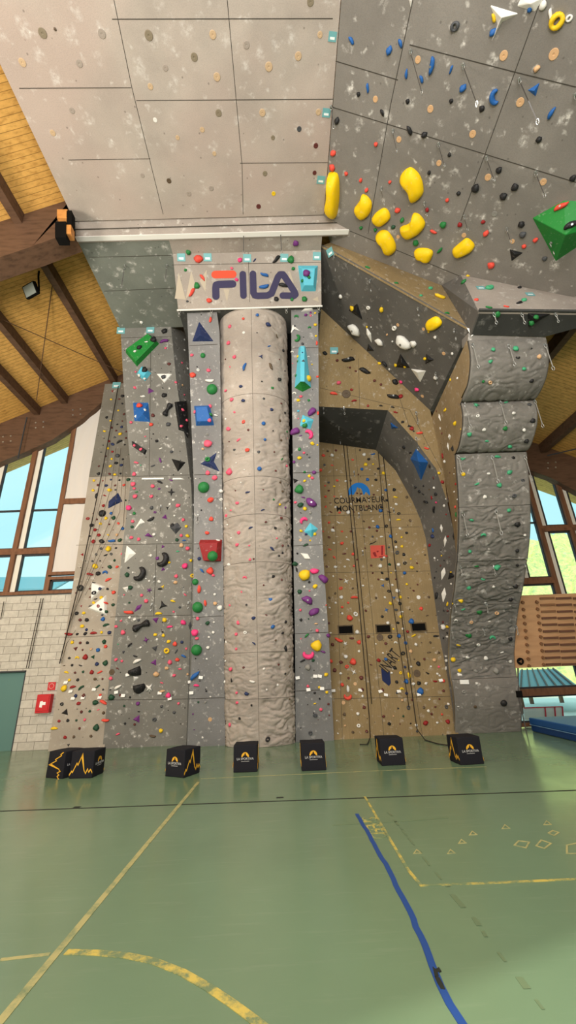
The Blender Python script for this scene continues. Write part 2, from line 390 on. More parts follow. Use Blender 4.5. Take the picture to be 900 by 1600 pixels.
# plywood side of the right tower
CR_=[(664,560),(672,640),(684,695),(695,748),(708,825),(716,890),(717,1000),(713,1148)]
Cp=[tanp(*p) for p in CR_]; Cp[-1].z=0
bl=sorted(backline,key=lambda t:-t[1])
Ep=[V((RX0-.03,y+.01,z)) for y,z in bl]
mb=MB()
def at_z(L,z):
    for i in range(len(L)-1):
        a,b=L[i],L[i+1]
        if a.z>=z>=b.z and a.z!=b.z: return a.lerp(b,(a.z-z)/(a.z-b.z))
    return (L[0] if z>L[0].z else L[-1]).copy()
zz=[8.0-.05*i for i in range(161)]
for a,b in zip(zz,zz[1:]):
    p,q,r_,s_=at_z(Cp,a),at_z(Ep,a),at_z(Ep,b),at_z(Cp,b)
    p.z=q.z=a; r_.z=s_.z=max(0,b); mb.poly([p,q,r_,s_])
so=mb.build('side_panel',M['tanside'],rt,fix=False); reg('side',so)
# ---- upper right overhang, sloping plane
top_right=[(A1,-1.2,AZ)]
def beeX(X,Y): return V((X,Y,AZ-.55*(X-A1)))
pts=[beeX(A1+.01,-1.2),beeX(8.2,-1.2),beeX(8.2,6.3),bee(900,475),bee(720,430),bee(690,446),bee(516,379),beeX(A1+.01,6.6)]
nb=V((-.55,0,-1))
panel('climbing_overhang','dark grey sloping climbing overhang with big yellow holds overhead',pts,(.08,0,.14),M['roofB'],'roofB',
  [(645,0,610,165),(610,165,575,365),(523,95,622,125),(518,167,755,240),(640,70,806,113),(806,113,900,136),(845,0,800,125),(800,125,720,345),(755,240,900,285),(547,361,720,432)],bee,nb,w=.012)
# ---- box volume over the right tower
v_tl=bee(720,430)+V((0,0,.02)); v_tr=bee(900,475)+V((0,0,.02)); v_bl=atY(748,487,6.2); v_br=atY(985,490,6.2); v_b2=atY(852,526,6.72); v_b1=atY(735,523,6.70)
v_k=bee(690,446)+V((0,0,.02)); v_tr2=beeX(v_br.x+.3,6.3)
bxv=thing('climbing_volume','large grey box volume jutting out above the grey rock tower','climbing wall',tuple(v_b1))
def facet(pts,name,mat,root,th=.04):
    pts=[V(p) for p in pts]; n=(pts[1]-pts[0]).cross(pts[2]-pts[0]).normalized()
    if n.dot(EYE-pts[0])<0: n=-n
    mb=MB(); 
    if len(pts)==3: mb.prism(pts,-n*th)
    else:
        mb.prism(pts[:3],-n*th); mb.prism([pts[0]]+pts[2:4],-n*th)
        if len(pts)==5: mb.prism([pts[0]]+pts[3:5],-n*th)
    return mb.build(name,mat,root)
f1=facet([v_tl,v_bl,v_br,v_tr2],'front_panel',M['fila'],bxv); f2=facet([v_k,v_tl,v_bl,v_b1],'side_panel',M['dark'],bxv); f3=facet([v_bl,v_br,v_b2,v_b1],'underside',M['black'],bxv)  # side and underside go darker: their shade is put into the colour
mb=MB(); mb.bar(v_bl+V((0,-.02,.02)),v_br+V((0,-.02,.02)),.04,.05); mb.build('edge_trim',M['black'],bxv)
reg('box',f1,f2,f3)
# ---- dark slab and plywood sliver
d_tl=atY(503,384,7.05); d_tr=atY(734,514,6.72); d_br=tanp(672,641)
_sn=(d_tr-d_tl).cross(d_br-d_tl).normalized()
def slabp(x,y): return atP(x,y,d_tl,_sn)
d_bl=slabp(546,557); d_l0=slabp(496,380)+V((0,.02,0)); d_l1=atP(494,527,slabp(494,527)+V((0,.28,0)),_sn)
sl=thing('climbing_slab','dark grey slanted slab with white and black shapes leaning out over plywood','climbing wall',tuple(d_br))
s1=facet([d_tl,d_tr,d_br,d_bl],'main_face',M['dark'],sl); s2=facet([d_l0,d_tl,d_bl,d_l1],'narrow_face',M['dark'],sl)
t1=bee(516,379); t2=bee(690,446)
s3=facet([t1,t2,d_tr,d_tl],'upper_plywood_face',M['tan'],sl)
cap=facet([atY(729,512,6.68),atY(745,516,6.64),atY(737,526,6.72)],'corner_cap',M['white'],sl,.03)
reg('slab',s1,s2); reg('sliver',s3)
# right side of slab closing to the tower's plywood side
facet([d_tr,d_br,d_br+V((.3,.4,.0)),d_tr+V((.12,.5,.05))],'side_panel',M['dark'],sl)
# ---- flat strip by the windows
fst=lambda x,y: atY(x,y,11.6)
mb=MB(); mb.prism([fst(75,1173),fst(139,745),fst(222,743),fst(198,900),fst(168,1100),fst(163,1173)],(0,.14,0)); st=mb.build('climbing_board',M['strip'],origin=(-5.4,11.6,3))
for v in st.data.vertices:
    if v.co.z<-2.9: v.co.z=-3
tag(st,'flat beige climbing strip at the window end, grey in its upper third','climbing wall')
mb=MB(); mb.prism([fst(139,744.6),fst(164,600),fst(240,597),fst(222,742.6)],(0,.14,0)); st2=mb.build('upper_panel',M['stripup'],st)
seams(st,px_seams(fst,nn,[(119,852,182,850),(100,996,175,993)]),.01)
reg('strip',st,st2)
# ------------------------------------------------------------------ hall
def struct(o): o['kind']='structure'; return o
RX,RZ,RS=-1.95,13.4,.49
def roofz(X): return RZ-RS*abs(X-RX)
# floor
m=newmat('green_sports_floor',(109,135,106),.3,.5); q=NT(m); vec=q.coord()
b_=srgb(109,135,106); col=q.ramp(q.noise(vec,.45,5,.6),[(.3,tuple(c*.9 for c in b_[:3])),(.7,tuple(c*1.1 for c in b_[:3]))])
sc=q.noise(q.coord((.6,6,1)),2.2,6,.7); col=q.mix(q.ramp(sc,[(.55,g1(0)),(.8,g1(.18))]),col,srgb(160,172,150))
q.l(col,q.b.inputs['Base Color']); rr=q.ramp(q.noise(vec,1.7,5),[(.3,g1(.15)),(.7,g1(.26))]); q.l(rr,q.b.inputs['Roughness']); q.bump(q.noise(vec,3,3),.06,.02); M['floor']=m
mb=MB(); mb.box((-13,-9,-.1),(13,12.15,0)); floor=struct(mb.build('floor',M['floor'],fix=True))
# concrete block wall
m=newmat('concrete_block',(196,190,178),.9,.2); q=NT(m); c=q.n('ShaderNodeTexCoord'); sp=q.n('ShaderNodeSeparateXYZ'); q.l(c.outputs['Object'],sp.inputs[0]); cb=q.n('ShaderNodeCombineXYZ'); q.l(sp.outputs[0],cb.inputs[0]); q.l(sp.outputs[2],cb.inputs[1])
br=q.n('ShaderNodeTexBrick'); br.inputs['Scale'].default_value=1; br.inputs['Brick Width'].default_value=.42; br.inputs['Row Height'].default_value=.196; br.inputs['Mortar Size'].default_value=.006; br.inputs['Mortar Smooth'].default_value=.1
br.inputs['Color1'].default_value=srgb(206,200,188); br.inputs['Color2'].default_value=srgb(192,186,174); br.inputs['Mortar'].default_value=srgb(112,106,98); q.l(cb.outputs[0],br.inputs['Vector'])
col=q.mix(q.ramp(q.noise(q.coord(),9,5,.7),[(.35,g1(.35)),(.6,g1(0))]),br.outputs[0],srgb(150,145,134)); q.l(col,q.b.inputs['Base Color']); M['block']=m
mb=MB(); mb.box((-13,11.85,0),(-9.3,12.1,3.93)); mb.box((-9.3,11.85,1.9),(-7.05,12.1,3.93)); mb.box((-7.05,11.85,0),(-5.8,12.1,3.93)); struct(mb.build('wall_back',M['block']))
M['teal']=newmat('teal_door_paint',(92,128,122),.55,.3)
mb=MB(); mb.box((-9.29,11.97,0),(-7.06,12.03,1.89)); dr=struct(mb.build('door_1',M['teal'],origin=(-8.2,12,.9)))
mb=MB(); mb.box((-9.3,11.84,1.88),(-7.04,11.96,1.915)); mb.box((-7.065,11.84,0),(-7.04,11.96,1.9)); mb.build('door_frame',M['seamless'],dr)
M['plaster']=newmat('pale_plaster',(196,188,172),.9,.2)
mb=MB(); mb.box((-13,-9.2,0),(13,-9,9.5)); struct(mb.build('wall_front',M['plaster']))
for nm_,x in (('wall_left',-13.2),('wall_right',13)):
    mb=MB(); mb.box((x,-9,0),(x+.2,12.1,9)); struct(mb.build(nm_,M['plaster']))
# roof deck, both slopes run out past the facade
mb=MB(); mb.prism([(-13.4,-9.2,roofz(-13.4)),(RX,-9.2,RZ),(RX,-9.2,RZ+.15),(-13.4,-9.2,roofz(-13.4)+.15)],(0,23.4,0)); mb.prism([(RX,-9.2,RZ),(13.4,-9.2,roofz(13.4)),(13.4,-9.2,roofz(13.4)+.15),(RX,-9.2,RZ+.15)],(0,23.4,0))
struct(mb.build('ceiling',M['deck']))
# glulam frames
def beamX(name,y0,y1,lower,label):
    xs=[p[0] for p in lower]; up=[(x,roofz(x)-.01) for x in xs]
    if xs[0]<RX<xs[-1] : up=sorted(up+[(RX,RZ-.01)])
    mb=MB(); mb.prism([(x,y0,z) for x,z in lower]+[(x,y0,z) for x,z in up[::-1]],(0,y1-y0,0)); return tag(mb.build(name,M['brown'],origin=(lower[0][0],y0,lower[0][1])),label,'roof beam')
low=[(-13,6.0)]+[(p.x,p.z) for p in (atY(x,y,11.76) for x,y in [(0,722),(40,706),(80,688),(120,661),(165,624),(190,606)])]+[(-2,12.2),(4,10.4)]+[(p.x,p.z) for p in (atY(x,y,11.76) for x,y in [(823,733),(860,746),(900,767)])]+[(12.9,4.0)]
b2=beamX('roof_beam',11.76,12.0,low,'deep brown curved roof beam over the tall windows')
low=[(-13,6.6)]+[(p.x,p.z) for p in (atY(x,y,6.25) for x,y in [(0,402),(50,385),(113,362)])]+[(-4.66,atY(113,362,6.25).z+.1)]
b1=beamX('roof_beam',6.25,6.72,low,'deep brown roof beam with bracket meeting the beige overhang')
for gx,gy in [(11,686),(62,664),(120,644),(862,727)]:
    mb=MB()
    for dx in (-6,6):
        for dy in (-4,4):
            p=atY(gx+dx,gy+dy-dx*.1,11.76); mb.tube([p+V((0,.01,0)),p-V((0,.015,0))],.028,8)
    mb.build('bolt',M['metal'],b2)
M['timberblock']=wood_mat('raw_timber_block',(206,142,76),(176,112,56),(4,4,4))
br_=thing('beam_bracket','black steel bracket and raw timber blocks at the beam end','bracket',tuple(atY(100,360,6.1)))
def pxbox(mb,x0,y0,x1,y1,Y,d):
    a=[atY(x0,y0,Y),atY(x1,y0,Y),atY(x1,y1,Y),atY(x0,y1,Y)]; mb.prism(a,(0,d,0))
mb=MB(); pxbox(mb,86,346,103,371,6.08,.18); mb.build('steel_shoe',M['void'],br_)
mb=MB(); pxbox(mb,104,329,112,350,6.1,.16); mb.build('steel_plate',M['void'],br_)
mb=MB(); pxbox(mb,89,327,105,341,6.1,.16); mb.build('timber_block',M['timberblock'],br_)
mb=MB(); pxbox(mb,101,351,111,365,6.1,.16); mb.build('timber_block',M['timberblock'],br_)
# purlins
def purlin(X,y0,y1,label):
    z=roofz(X); mb=MB(); mb.box((X-.09,y0,z-.30),(X+.09,y1,z-.0)); tag(mb.build('roof_purlin',M['brown'],origin=(X,y0,z)),label,'roof purlin')
PX=[]
for nm_,(x,y) in (('first purlin out from the climbing overhang, window beam end',(120,502)),('second purlin out from the climbing overhang',(42,560)),('third purlin out from the climbing overhang',(15,605))):
    p=atP(x,y,(RX,0,RZ-.3),(-RS,0,1)); PX.append(p.x); purlin(p.x,-9,11.76,'brown roof purlin, '+nm_)
def purl_r(x,y): return atP(x,y,(RX,0,RZ-.3),(RS,0,1)).x
X1=purl_r(872,688); purlin(X1,-9,11.76,'brown roof purlin ending on the curved beam beside the grey tower')
X2=purl_r(876,540); purlin(X2,-9,11.76,'brown roof purlin high behind the top bulge of the grey tower')
# tie rods
def rod(a,b,r,label,mat='seamless',name='tie_rod',cat='tie rod'):
    mb=MB(); mb.tube([a,b],r,6); return tag(mb.build(name,M[mat],origin=a),label,cat)
rod(atY(90,385,7.2),atY(57,625,11.0),.012,'thin steel tie rod hanging past the floodlight','brown')
rod(atY(5,500,8.3),atY(192,582,11.2),.012,'thin steel tie rod slanting across the pine ceiling','brown')
rod(atY(42,652,11.6),atY(28,716,11.6),.02,'grey steel rod on the curved beam above the windows')
rod(atY(857,577,9.5),atY(905,562,8.5),.012,'thin dark tie rod beside the top bulge of grey tower','brown')
rod(atY(855,712,11.5),atY(915,698,10.8),.02,'grey steel tie rod above the windows near the grey tower')
# ------------------------------------------------------------------ facade
GY=12.02
glass=bpy.data.materials.new('window_glass'); glass.use_nodes=True; t=glass.node_tree; t.nodes.clear()
o_=t.nodes.new('ShaderNodeOutputMaterial'); mx=t.nodes.new('ShaderNodeMixShader'); tr=t.nodes.new('ShaderNodeBsdfTransparent'); gl=t.nodes.new('ShaderNodeBsdfGlossy'); gl.inputs['Roughness'].default_value=.05; tr.inputs[0].default_value=(.93,.97,.97,1); mx.inputs[0].default_value=.07
t.links.new(tr.outputs[0],mx.inputs[1]); t.links.new(gl.outputs[0],mx.inputs[2]); t.links.new(mx.outputs[0],o_.inputs[0]); M['glass']=glass
M['cream']=newmat('cream_window_reveal',(226,221,208),.7,.3); M['blind']=newmat('white_roller_blind',(214,208,202),.85,.2); M['sash']=newmat('dark_sash',(52,50,54),.6,.3)
wn=[0]
def window(x0,x1,z0,z1,bars=(),blind=False,reveal=True):
    wn[0]+=1; w=.07
    mb=MB(); mb.box((x0,GY-.1,z0),(x0+w,GY+.08,z1)); mb.box((x1-w,GY-.1,z0),(x1,GY+.08,z1)); mb.box((x0+w,GY-.1,z0),(x1-w,GY+.08,z0+.09)); mb.box((x0+w,GY-.1,z1-.09),(x1-w,GY+.08,z1))
    o=struct(mb.build('window_%d'%wn[0],M['frame'],origin=((x0+x1)/2,GY,z0)))
    if blind:
        mb=MB(); mb.grid(lambda u,v:V((x0+w+.01+(x1-x0-2*w-.02)*u,GY-.06+.012*math.sin(u*19+3*math.sin(v*5)),z0+.1+(z1-z0-.2)*v)),40,24); mb.build('roller_blind',M['blind'],o,smooth=True,fix=False); return o
    if reveal:
        mb=MB(); mb.box((x0+w,GY-.02,z0+.09),(x0+w+.16,GY+.1,z1-.09)); mb.build('reveal',M['cream'],o)
        xa=x0+w+.16
    else: xa=x0+w
    mb=MB(); s=.04
    mb.box((xa,GY-.04,z0+.09),(xa+s,GY+.05,z1-.09)); mb.box((x1-w-.02,GY-.04,z0+.09),(x1-w,GY+.05,z1-.09)); mb.box((xa,GY-.04,z0+.09),(x1-w,GY+.05,z0+.09+s)); mb.box((xa,GY-.04,z1-.09-s),(x1-w,GY+.05,z1-.09))
    for z in bars: mb.box((xa,GY-.04,z-.02),(x1-w,GY+.05,z+.02))
    mb.build('window_sash',M['sash'],o)
    mb=MB(); mb.box((xa,GY+.01,z0+.09),(x1-w,GY+.02,z1-.09)); mb.build('pane',M['glass'],o)
    return o
m1=atY(24,866,GY).x; m2=atY(84,866,GY).x; sp_=m2-m1; zt=atY(60,862,GY).z; zb=3.98
for i in range(3):
    xa=m1-sp_*i; xb=xa+sp_
    window(xa,xb,zb,zt); window(xa,xb,zt,10.6,bars=(atY(70,797,GY).z,))
zb2=atY(105,785,GY).z
window(m2,m2+sp_,zb2,10.6,blind=True); window(m2,m2+sp_,zb+.55,zb2,blind=True); window(m2,m2+sp_,zb,zb+.5,reveal=False)
# facade closing panel behind the climbing structure
mb=MB(); mb.box((m2+sp_,GY-.05,0),(5.85,GY+.1,11.5)); struct(mb.build('wall_behind',M['frame']))
n1=atY(848,835,GY).x; n2=atY(890,820,GY).x; n1=7.95; sw=.95
zr1=atY(880,826,GY).z; zr2=atY(840,908,GY).z; zs_=atY(860,1080,GY).z
for x0,x1 in ((5.9,n1-sw),(n1-sw,n1)): window(x0,x1,zr2,9.3,bars=(atY(850,770,GY).z-1.0,))
window(5.9,n1,zs_,zr2,reveal=False); window(5.9,n1+sw,.03,zs_,reveal=False)
for i in range(3):
    x0=n1+sw*i
    window(x0,x0+sw,zr1,8.6-.4*i); window(x0,x0+sw,zs_,zr1)
    if i: window(x0,x0+sw,.03,zs_,reveal=False)
mb=MB(); mb.box((n1+3*sw,GY-.05,0),(13,GY+.1,7)); struct(mb.build('wall_end',M['plaster']))
# outside
m=newmat('autumn_hillside',(222,216,130),.95,.1); q=NT(m); vec=q.coord()
col=q.ramp(q.noise(vec,2.2,8,.8),[(.36,srgb(150,176,140)),(.46,srgb(214,218,140)),(.55,srgb(246,236,150)),(.66,srgb(200,206,180))]); q.l(col,q.b.inputs['Base Color']); M['hill']=m
mb=MB()
def hill(u,v):
    x=4+40*u; y=22+26*v; z=-.4+16*v*min(1,max(0,(u)*1.7+.25))+1.4*noise.fractal(V((x*.35,y*.35,0)),.8,2,5)
    return V((x,y,z))
mb.grid(hill,90,60); tag(mb.build('autumn_trees',M['hill'],smooth=False,fix=False),'yellow green autumn trees on the slope outside the windows','trees',kind='stuff')
M['outground']=newmat('pale_paving',(236,236,226),.9,.2)
mb=MB(); mb.box((-40,12.15,-.2),(50,60,-.05)); struct(mb.build('ground',M['outground']))
m=newmat('teal_sheet_roof',(70,150,166),.5,.4); M['tealroof']=m
# shed with battened roof
a=atY(812,1047,19); b=atY(868,1045,19); c=atY(912,1079,15.5); d=atY(806,1079,15.5)
sh=thing('garden_shelter','open shelter with a turquoise battened roof outside the window','shelter',(9,16,0))
mb=MB(); mb.prism([a,b,c,d],(0,0,-.08)); mb.build('roof',M['tealroof'],sh)
mb=MB(); 
for i in range(7):
    u=(i+.5)/7; mb.bar(a.lerp(b,u)+V((0,0,.03)),d.lerp(c,u)+V((0,0,.03)),.05,.05)
mb.build('roof_batten',M['sash'],sh)
for px_,py_,pz_ in ((d.x+.15,d.y+.1,d.z),(c.x-.15,c.y+.1,c.z),(a.x+.15,a.y-.1,a.z),(b.x-.15,b.y-.1,b.z)):
    mb=MB(); mb.box((px_-.06,py_-.06,-.05),(px_+.06,py_+.06,pz_-.06)); mb.build('post',M['frame'],sh)
fe=thing('safety_fence','white site fence with red posts outside, low in the window','fence',tuple(atY(848,1128,14)))
fa_,fb_,fc_,fd_=[atY(x,y,14) for x,y in ((818,1106),(878,1104),(880,1128),(820,1130))]
mb=MB(); mb.prism([fa_,fb_,fc_,fd_],(0,.02,0)); mb.build('panel',M['blind'],fe)
M['red']=newmat('red_paint',(196,30,36),.45,.4)
for u in (.55,.8,1): 
    mb=MB(); mb.bar(fa_.lerp(fb_,u)-V((0,.02,0)),fd_.lerp(fc_,u)-V((0,.02,0)),.03,.03,up=(0,1,0)); mb.build('post',M['red'],fe)
mb=MB(); mb.bar(fa_-V((0,.02,0)),fb_-V((0,.02,0)),.03,.03); mb.build('top_bar',M['red'],fe)
# building roof outside the other windows
nb_=thing('neighbour_building','distant building with turquoise sheet roof outside the windows by the block wall','building',(-16,26,0))
ra,rb=atY(-40,905,24),atY(118,903,24)
mb=MB(); mb.prism([(ra.x,24,ra.z),(rb.x,24,rb.z),(rb.x,22.0,rb.z-1.1),(ra.x,22.0,ra.z-1.1)],(0,0,.1)); mb.build('roof',M['tealroof'],nb_)
mb=MB(); mb.box((ra.x+.3,22.2,-.1),(rb.x-.3,24,ra.z-1.3)); mb.build('body',M['blind'],nb_)
# ------------------------------------------------------------------ floor markings (paint and tape on the floor)
def worn(name,rgb,amount):
    m=newmat(name,rgb,.45,.4); q=NT(m); vec=q.coord(); w=q.ramp(q.noise(vec,6,6,.75),[(.5-amount*.5,g1(1)),(.62-amount*.3,g1(0))])
    q.l(q.mix(w,srgb(*rgb),srgb(112,132,98)),q.b.inputs['Base Color']); return m
M['yel']=worn('yellow_line_paint',(204,184,92),.12); M['yelw']=worn('worn_yellow_line_paint',(176,170,116),.3); M['bluetape']=newmat('blue_tape',(38,74,140),.5,.3); M['greyline']=newmat('worn_grey_line',(104,124,94),.4,.4); M['ink']=newmat('floor_joint',(40,44,38),.6,.3)
_rr=random.Random(4)
def fl(x,y): p=atZ(x,y,0); return V((p.x,p.y,0))
def mark(name,pts,w,mat,closed=False,h=.003,z0=.0005):
    pts=[V(p) for p in pts]; n=len(pts); L=[];R=[]
    for i,p in enumerate(pts):
        a=pts[i-1] if (i or closed) else p; b=pts[(i+1)%n] if (i<n-1 or closed) else p
        d1=(p-a).normalized() if (p-a).length else None; d2=(b-p).normalized() if (b-p).length else None
        d=((d1 or d2)+(d2 or d1)).normalized(); s=V((-d.y,d.x,0)); k=1/max(.5,s.dot(V((-(d1 or d2).y,(d1 or d2).x,0))))
        L.append(p+s*w/2*k+V((0,0,z0))); R.append(p-s*w/2*k+V((0,0,z0)))
    mb=MB(); N=n if closed else n-1
    A=[mb.vert(p+V((0,0,h))) for p in L]; B=[mb.vert(p+V((0,0,h))) for p in R]; C=[mb.vert(p) for p in L]; D=[mb.vert(p) for p in R]
    for i in range(N):
        j=(i+1)%n; mb.face((A[i],A[j],B[j],B[i])); mb.face((A[i],C[i],C[j],A[j])); mb.face((B[i],B[j],D[j],D[i]))
    return mb.build(name,mat,floor,fix=False)
mark('line_marking',[fl(310,1222),fl(0,1597),fl(0,1597)+(fl(0,1597)-fl(310,1222))*.3],.05,M['yelw'])
mark('line_marking',[fl(x,y) for x,y in [(103,1488),(125,1488.5),(150,1489),(200,1494),(240,1502),(285,1520),(325,1543),(365,1570),(405,1600),(440,1630)]],.055,M['yel'])
mark('line_marking',[fl(0,1500),fl(78,1491)],.03,M['yelw'],h=.002)
mark('line_marking',[fl(314,1217),fl(420,1212),fl(600,1204),fl(760,1198)],.02,M['yelw'],h=.002)
mark('floor_joint',[fl(-40,1269)+(fl(-40,1269)-fl(940,1233.5))*.55,fl(940,1233.5)+(fl(940,1233.5)-fl(-40,1269))*.6],.035,M['ink'],h=.0015)
_P=[fl(558,1272),fl(602,1350),fl(640,1425),fl(663,1476),fl(676,1508),fl(688,1540),fl(722,1602),fl(760,1680)]; _Q=[]
for _a,_b in zip(_P,_P[1:]):
    _n=max(1,int((_b-_a).length/.09)); _Q+=[_a.lerp(_b,i/_n)+V((_rr.uniform(-.006,.006),0,0)) for i in range(_n)]
mark('blue_tape_line',_Q+[_P[-1]],.042,M['bluetape'],h=.004)
for _pp in ([(676,1512),(681,1516),(686,1513),(690,1519),(684,1521),(686,1527),(680,1529),(678,1521)],[(679,1527),(687,1529),(693,1540),(696,1548),(689,1547),(683,1537)]):
    _mb=MB(); _mb.prism([fl(*p)+V((0,0,.006)) for p in _pp],(0,0,-.005)); _mb.build('torn_tape_patch',M['ink'],floor)
mark('line_marking',[fl(570,1245),fl(638,1360),fl(658,1384),fl(780,1379.5),fl(920,1373),fl(920,1373)+(fl(920,1373)-fl(658,1384))*2.2],.028,M['yel'],h=.0035)
_w0,_w1=fl(607,1270),fl(880,1612); _t=0
while _t<.97:
    _l=_rr.uniform(.01,.06); mark('worn_line',[_w0.lerp(_w1,_t)+V((_rr.uniform(-.012,.012),0,0)),_w0.lerp(_w1,_t+_l)+V((_rr.uniform(-.012,.012),0,0))],_rr.uniform(.012,.04),M['greyline'],h=.002); _t+=_l+_rr.uniform(.005,.05)
mark('worn_line',[fl(520,1290),fl(640,1283),fl(700,1278)],.02,M['greyline'],h=.002)
for x,y in ((120,1264),(437,1249)): mark('joint_scuff',[fl(x-5,y-2.5),fl(x+6,y-3)],.06,M['ink'],h=.0015)
for x,y in [(652,1331),(705,1331),(722,1315),(739,1302),(790,1292),(855,1286)]:
    mark('triangle_marking',[fl(x-5,y+3),fl(x+6,y+2.4),fl(x-1,y-3)],.014,M['yelw'],closed=True)
for pts in ([(804,1321),(811,1314),(827,1316),(822,1325)],[(838,1322),(846,1313),(861,1318),(851,1326)],[(857,1302),(864,1298),(873,1301),(866,1306)],[(886,1334),(886,1321),(900,1318),(912,1322),(905,1334)]):
    mark('shape_marking',[fl(*p) for p in pts],.016,M['yelw'],closed=True)
def text_mesh(name,body,mat,size,mw,parent=None,depth=.003,sx=1,bold=0,spacing=1):
    c=bpy.data.curves.new('tmp','FONT'); c.body=body; c.size=size; c.extrude=depth; c.align_x='CENTER'; c.align_y='CENTER'; c.offset=bold; c.space_character=spacing
    o=bpy.data.objects.new('tmp',c); COL.objects.link(o); dg=bpy.context.evaluated_depsgraph_get(); me=bpy.data.meshes.new_from_object(o.evaluated_get(dg)); bpy.data.objects.remove(o); bpy.data.curves.remove(c)
    me.transform(mw@Matrix.Diagonal((sx,1,1,1))); me.materials.clear(); me.materials.append(mat); me.name=name
    o=bpy.data.objects.new(name,me); COL.objects.link(o)
    if parent: child(o,parent)
    return o
def frame(o,x,y):
    x=V(x).normalized(); z=x.cross(V(y)).normalized(); y=z.cross(x); o=V(o)
    return Matrix(((x.x,y.x,z.x,o.x),(x.y,y.y,z.y,o.y),(x.z,y.z,z.z,o.z),(0,0,0,1)))
p0=fl(567,1278); p1=fl(597,1308); pm=(fl(578,1281)+fl(598,1303))/2; pm=fl(583,1293)
text_mesh('speed_lettering','SPEED',M['yel'],.24,frame(pm+V((0,0,.002)),(0,-1,0),(1,0,0)),floor,depth=.002,sx=1.0)
# ------------------------------------------------------------------ light
w=bpy.data.worlds.new('sky'); S.world=w; w.use_nodes=True; bg=w.node_tree.nodes['Background']; bg.inputs[0].default_value=(.50,.86,.93,1); bg.inputs[1].default_value=1.35
def area(name,loc,target,sx,sy,power,rgb):
    l=bpy.data.lights.new(name,'AREA'); l.shape='RECTANGLE'; l.size=sx; l.size_y=sy; l.energy=power; l.color=rgb
    o=bpy.data.objects.new(name,l); COL.objects.link(o); o.location=loc; o.rotation_euler=(V(target)-V(loc)).to_track_quat('-Z','Y').to_euler(); return o
WARM=(1,.94,.87)
sun=bpy.data.lights.new('sun','SUN'); sun.energy=2.6; sun.color=(1,.93,.8); sun.angle=.01; so_=bpy.data.objects.new('sun',sun); COL.objects.link(so_); so_.rotation_euler=V((.25,.8,-.85)).to_track_quat('-Z','Y').to_euler()
area('wall_fill',(0,-6,8.0),(0,9,5.5),9,3,800,(1,.975,.94))  # unseen area light standing in for ceiling lamps, added to light the walls
area('upward_fill',(-1,-4.5,3.2),(-1,3.5,12),8,2,1040,WARM)  # added area light behind the camera, brightens the beige roof from below
area('upward_fill',(-9.5,1.0,4.0),(-8,8,11),3,3,850,(1,.9,.76))  # added out-of-view area light that lifts the pine ceiling
area('floor_fill',(0,2.0,9.5),(0,2.0,0),8,4,430,(1,.96,.9))  # unseen overhead area light, added to keep the floor bright
S.view_settings.view_transform='Standard'; S.view_settings.look='None'; S.view_settings.exposure=0; S.view_settings.gamma=1; S.view_settings.use_curve_mapping=False
# ------------------------------------------------------------------ holds
PAL={'r':('coral red',(232,78,62)),'R':('dark red',(148,28,30)),'p':('pink',(236,92,120)),'P':('hot pink',(240,62,128)),'m':('maroon',(98,48,44)),'g':('green',(32,120,58)),'G':('bottle green',(28,72,48)),
'k':('black',(30,30,32)),'w':('white',(232,230,224)),'y':('yellow',(238,198,30)),'b':('blue',(34,96,168)),'n':('navy',(36,50,92)),'c':('turquoise',(86,186,214)),'v':('purple',(112,48,122)),
'o':('wooden',(214,172,128)),'d':('charcoal',(74,76,80)),'e':('olive brown',(92,76,58)),'a':('grey',(142,140,134)),'t':('mint green',(70,168,122)),'Y':('bright yellow',(250,208,12)),'f':('olive grey',(136,124,104)),'h':('pale grey',(164,152,142)),'i':('pale wooden',(200,172,138)),'N':('green',(30,132,52)),'C':('turquoise',(90,190,214)),'W':('white',(240,238,232)),'K':('black',(24,24,25))}
HM={}
def hmat(c):
    if c not in HM:
        nm,rgb=PAL[c]; m=newmat(nm.replace(' ','_')+'_resin',rgb,.55,.35); q=NT(m)
        vec=q.coord(); f=q.ramp(q.noise(vec,14,3,.7),[(.58,g1(0)),(.8,g1(.3 if c not in 'wW' else 0))]); q.l(q.mix(f,srgb(*rgb),srgb(214,206,200)),q.b.inputs['Base Color'])
        HM[c]=m
    return HM[c]
def ico(sub=2):
    bm=bmesh.new(); bmesh.ops.create_icosphere(bm,subdivisions=sub,radius=.5); return bm
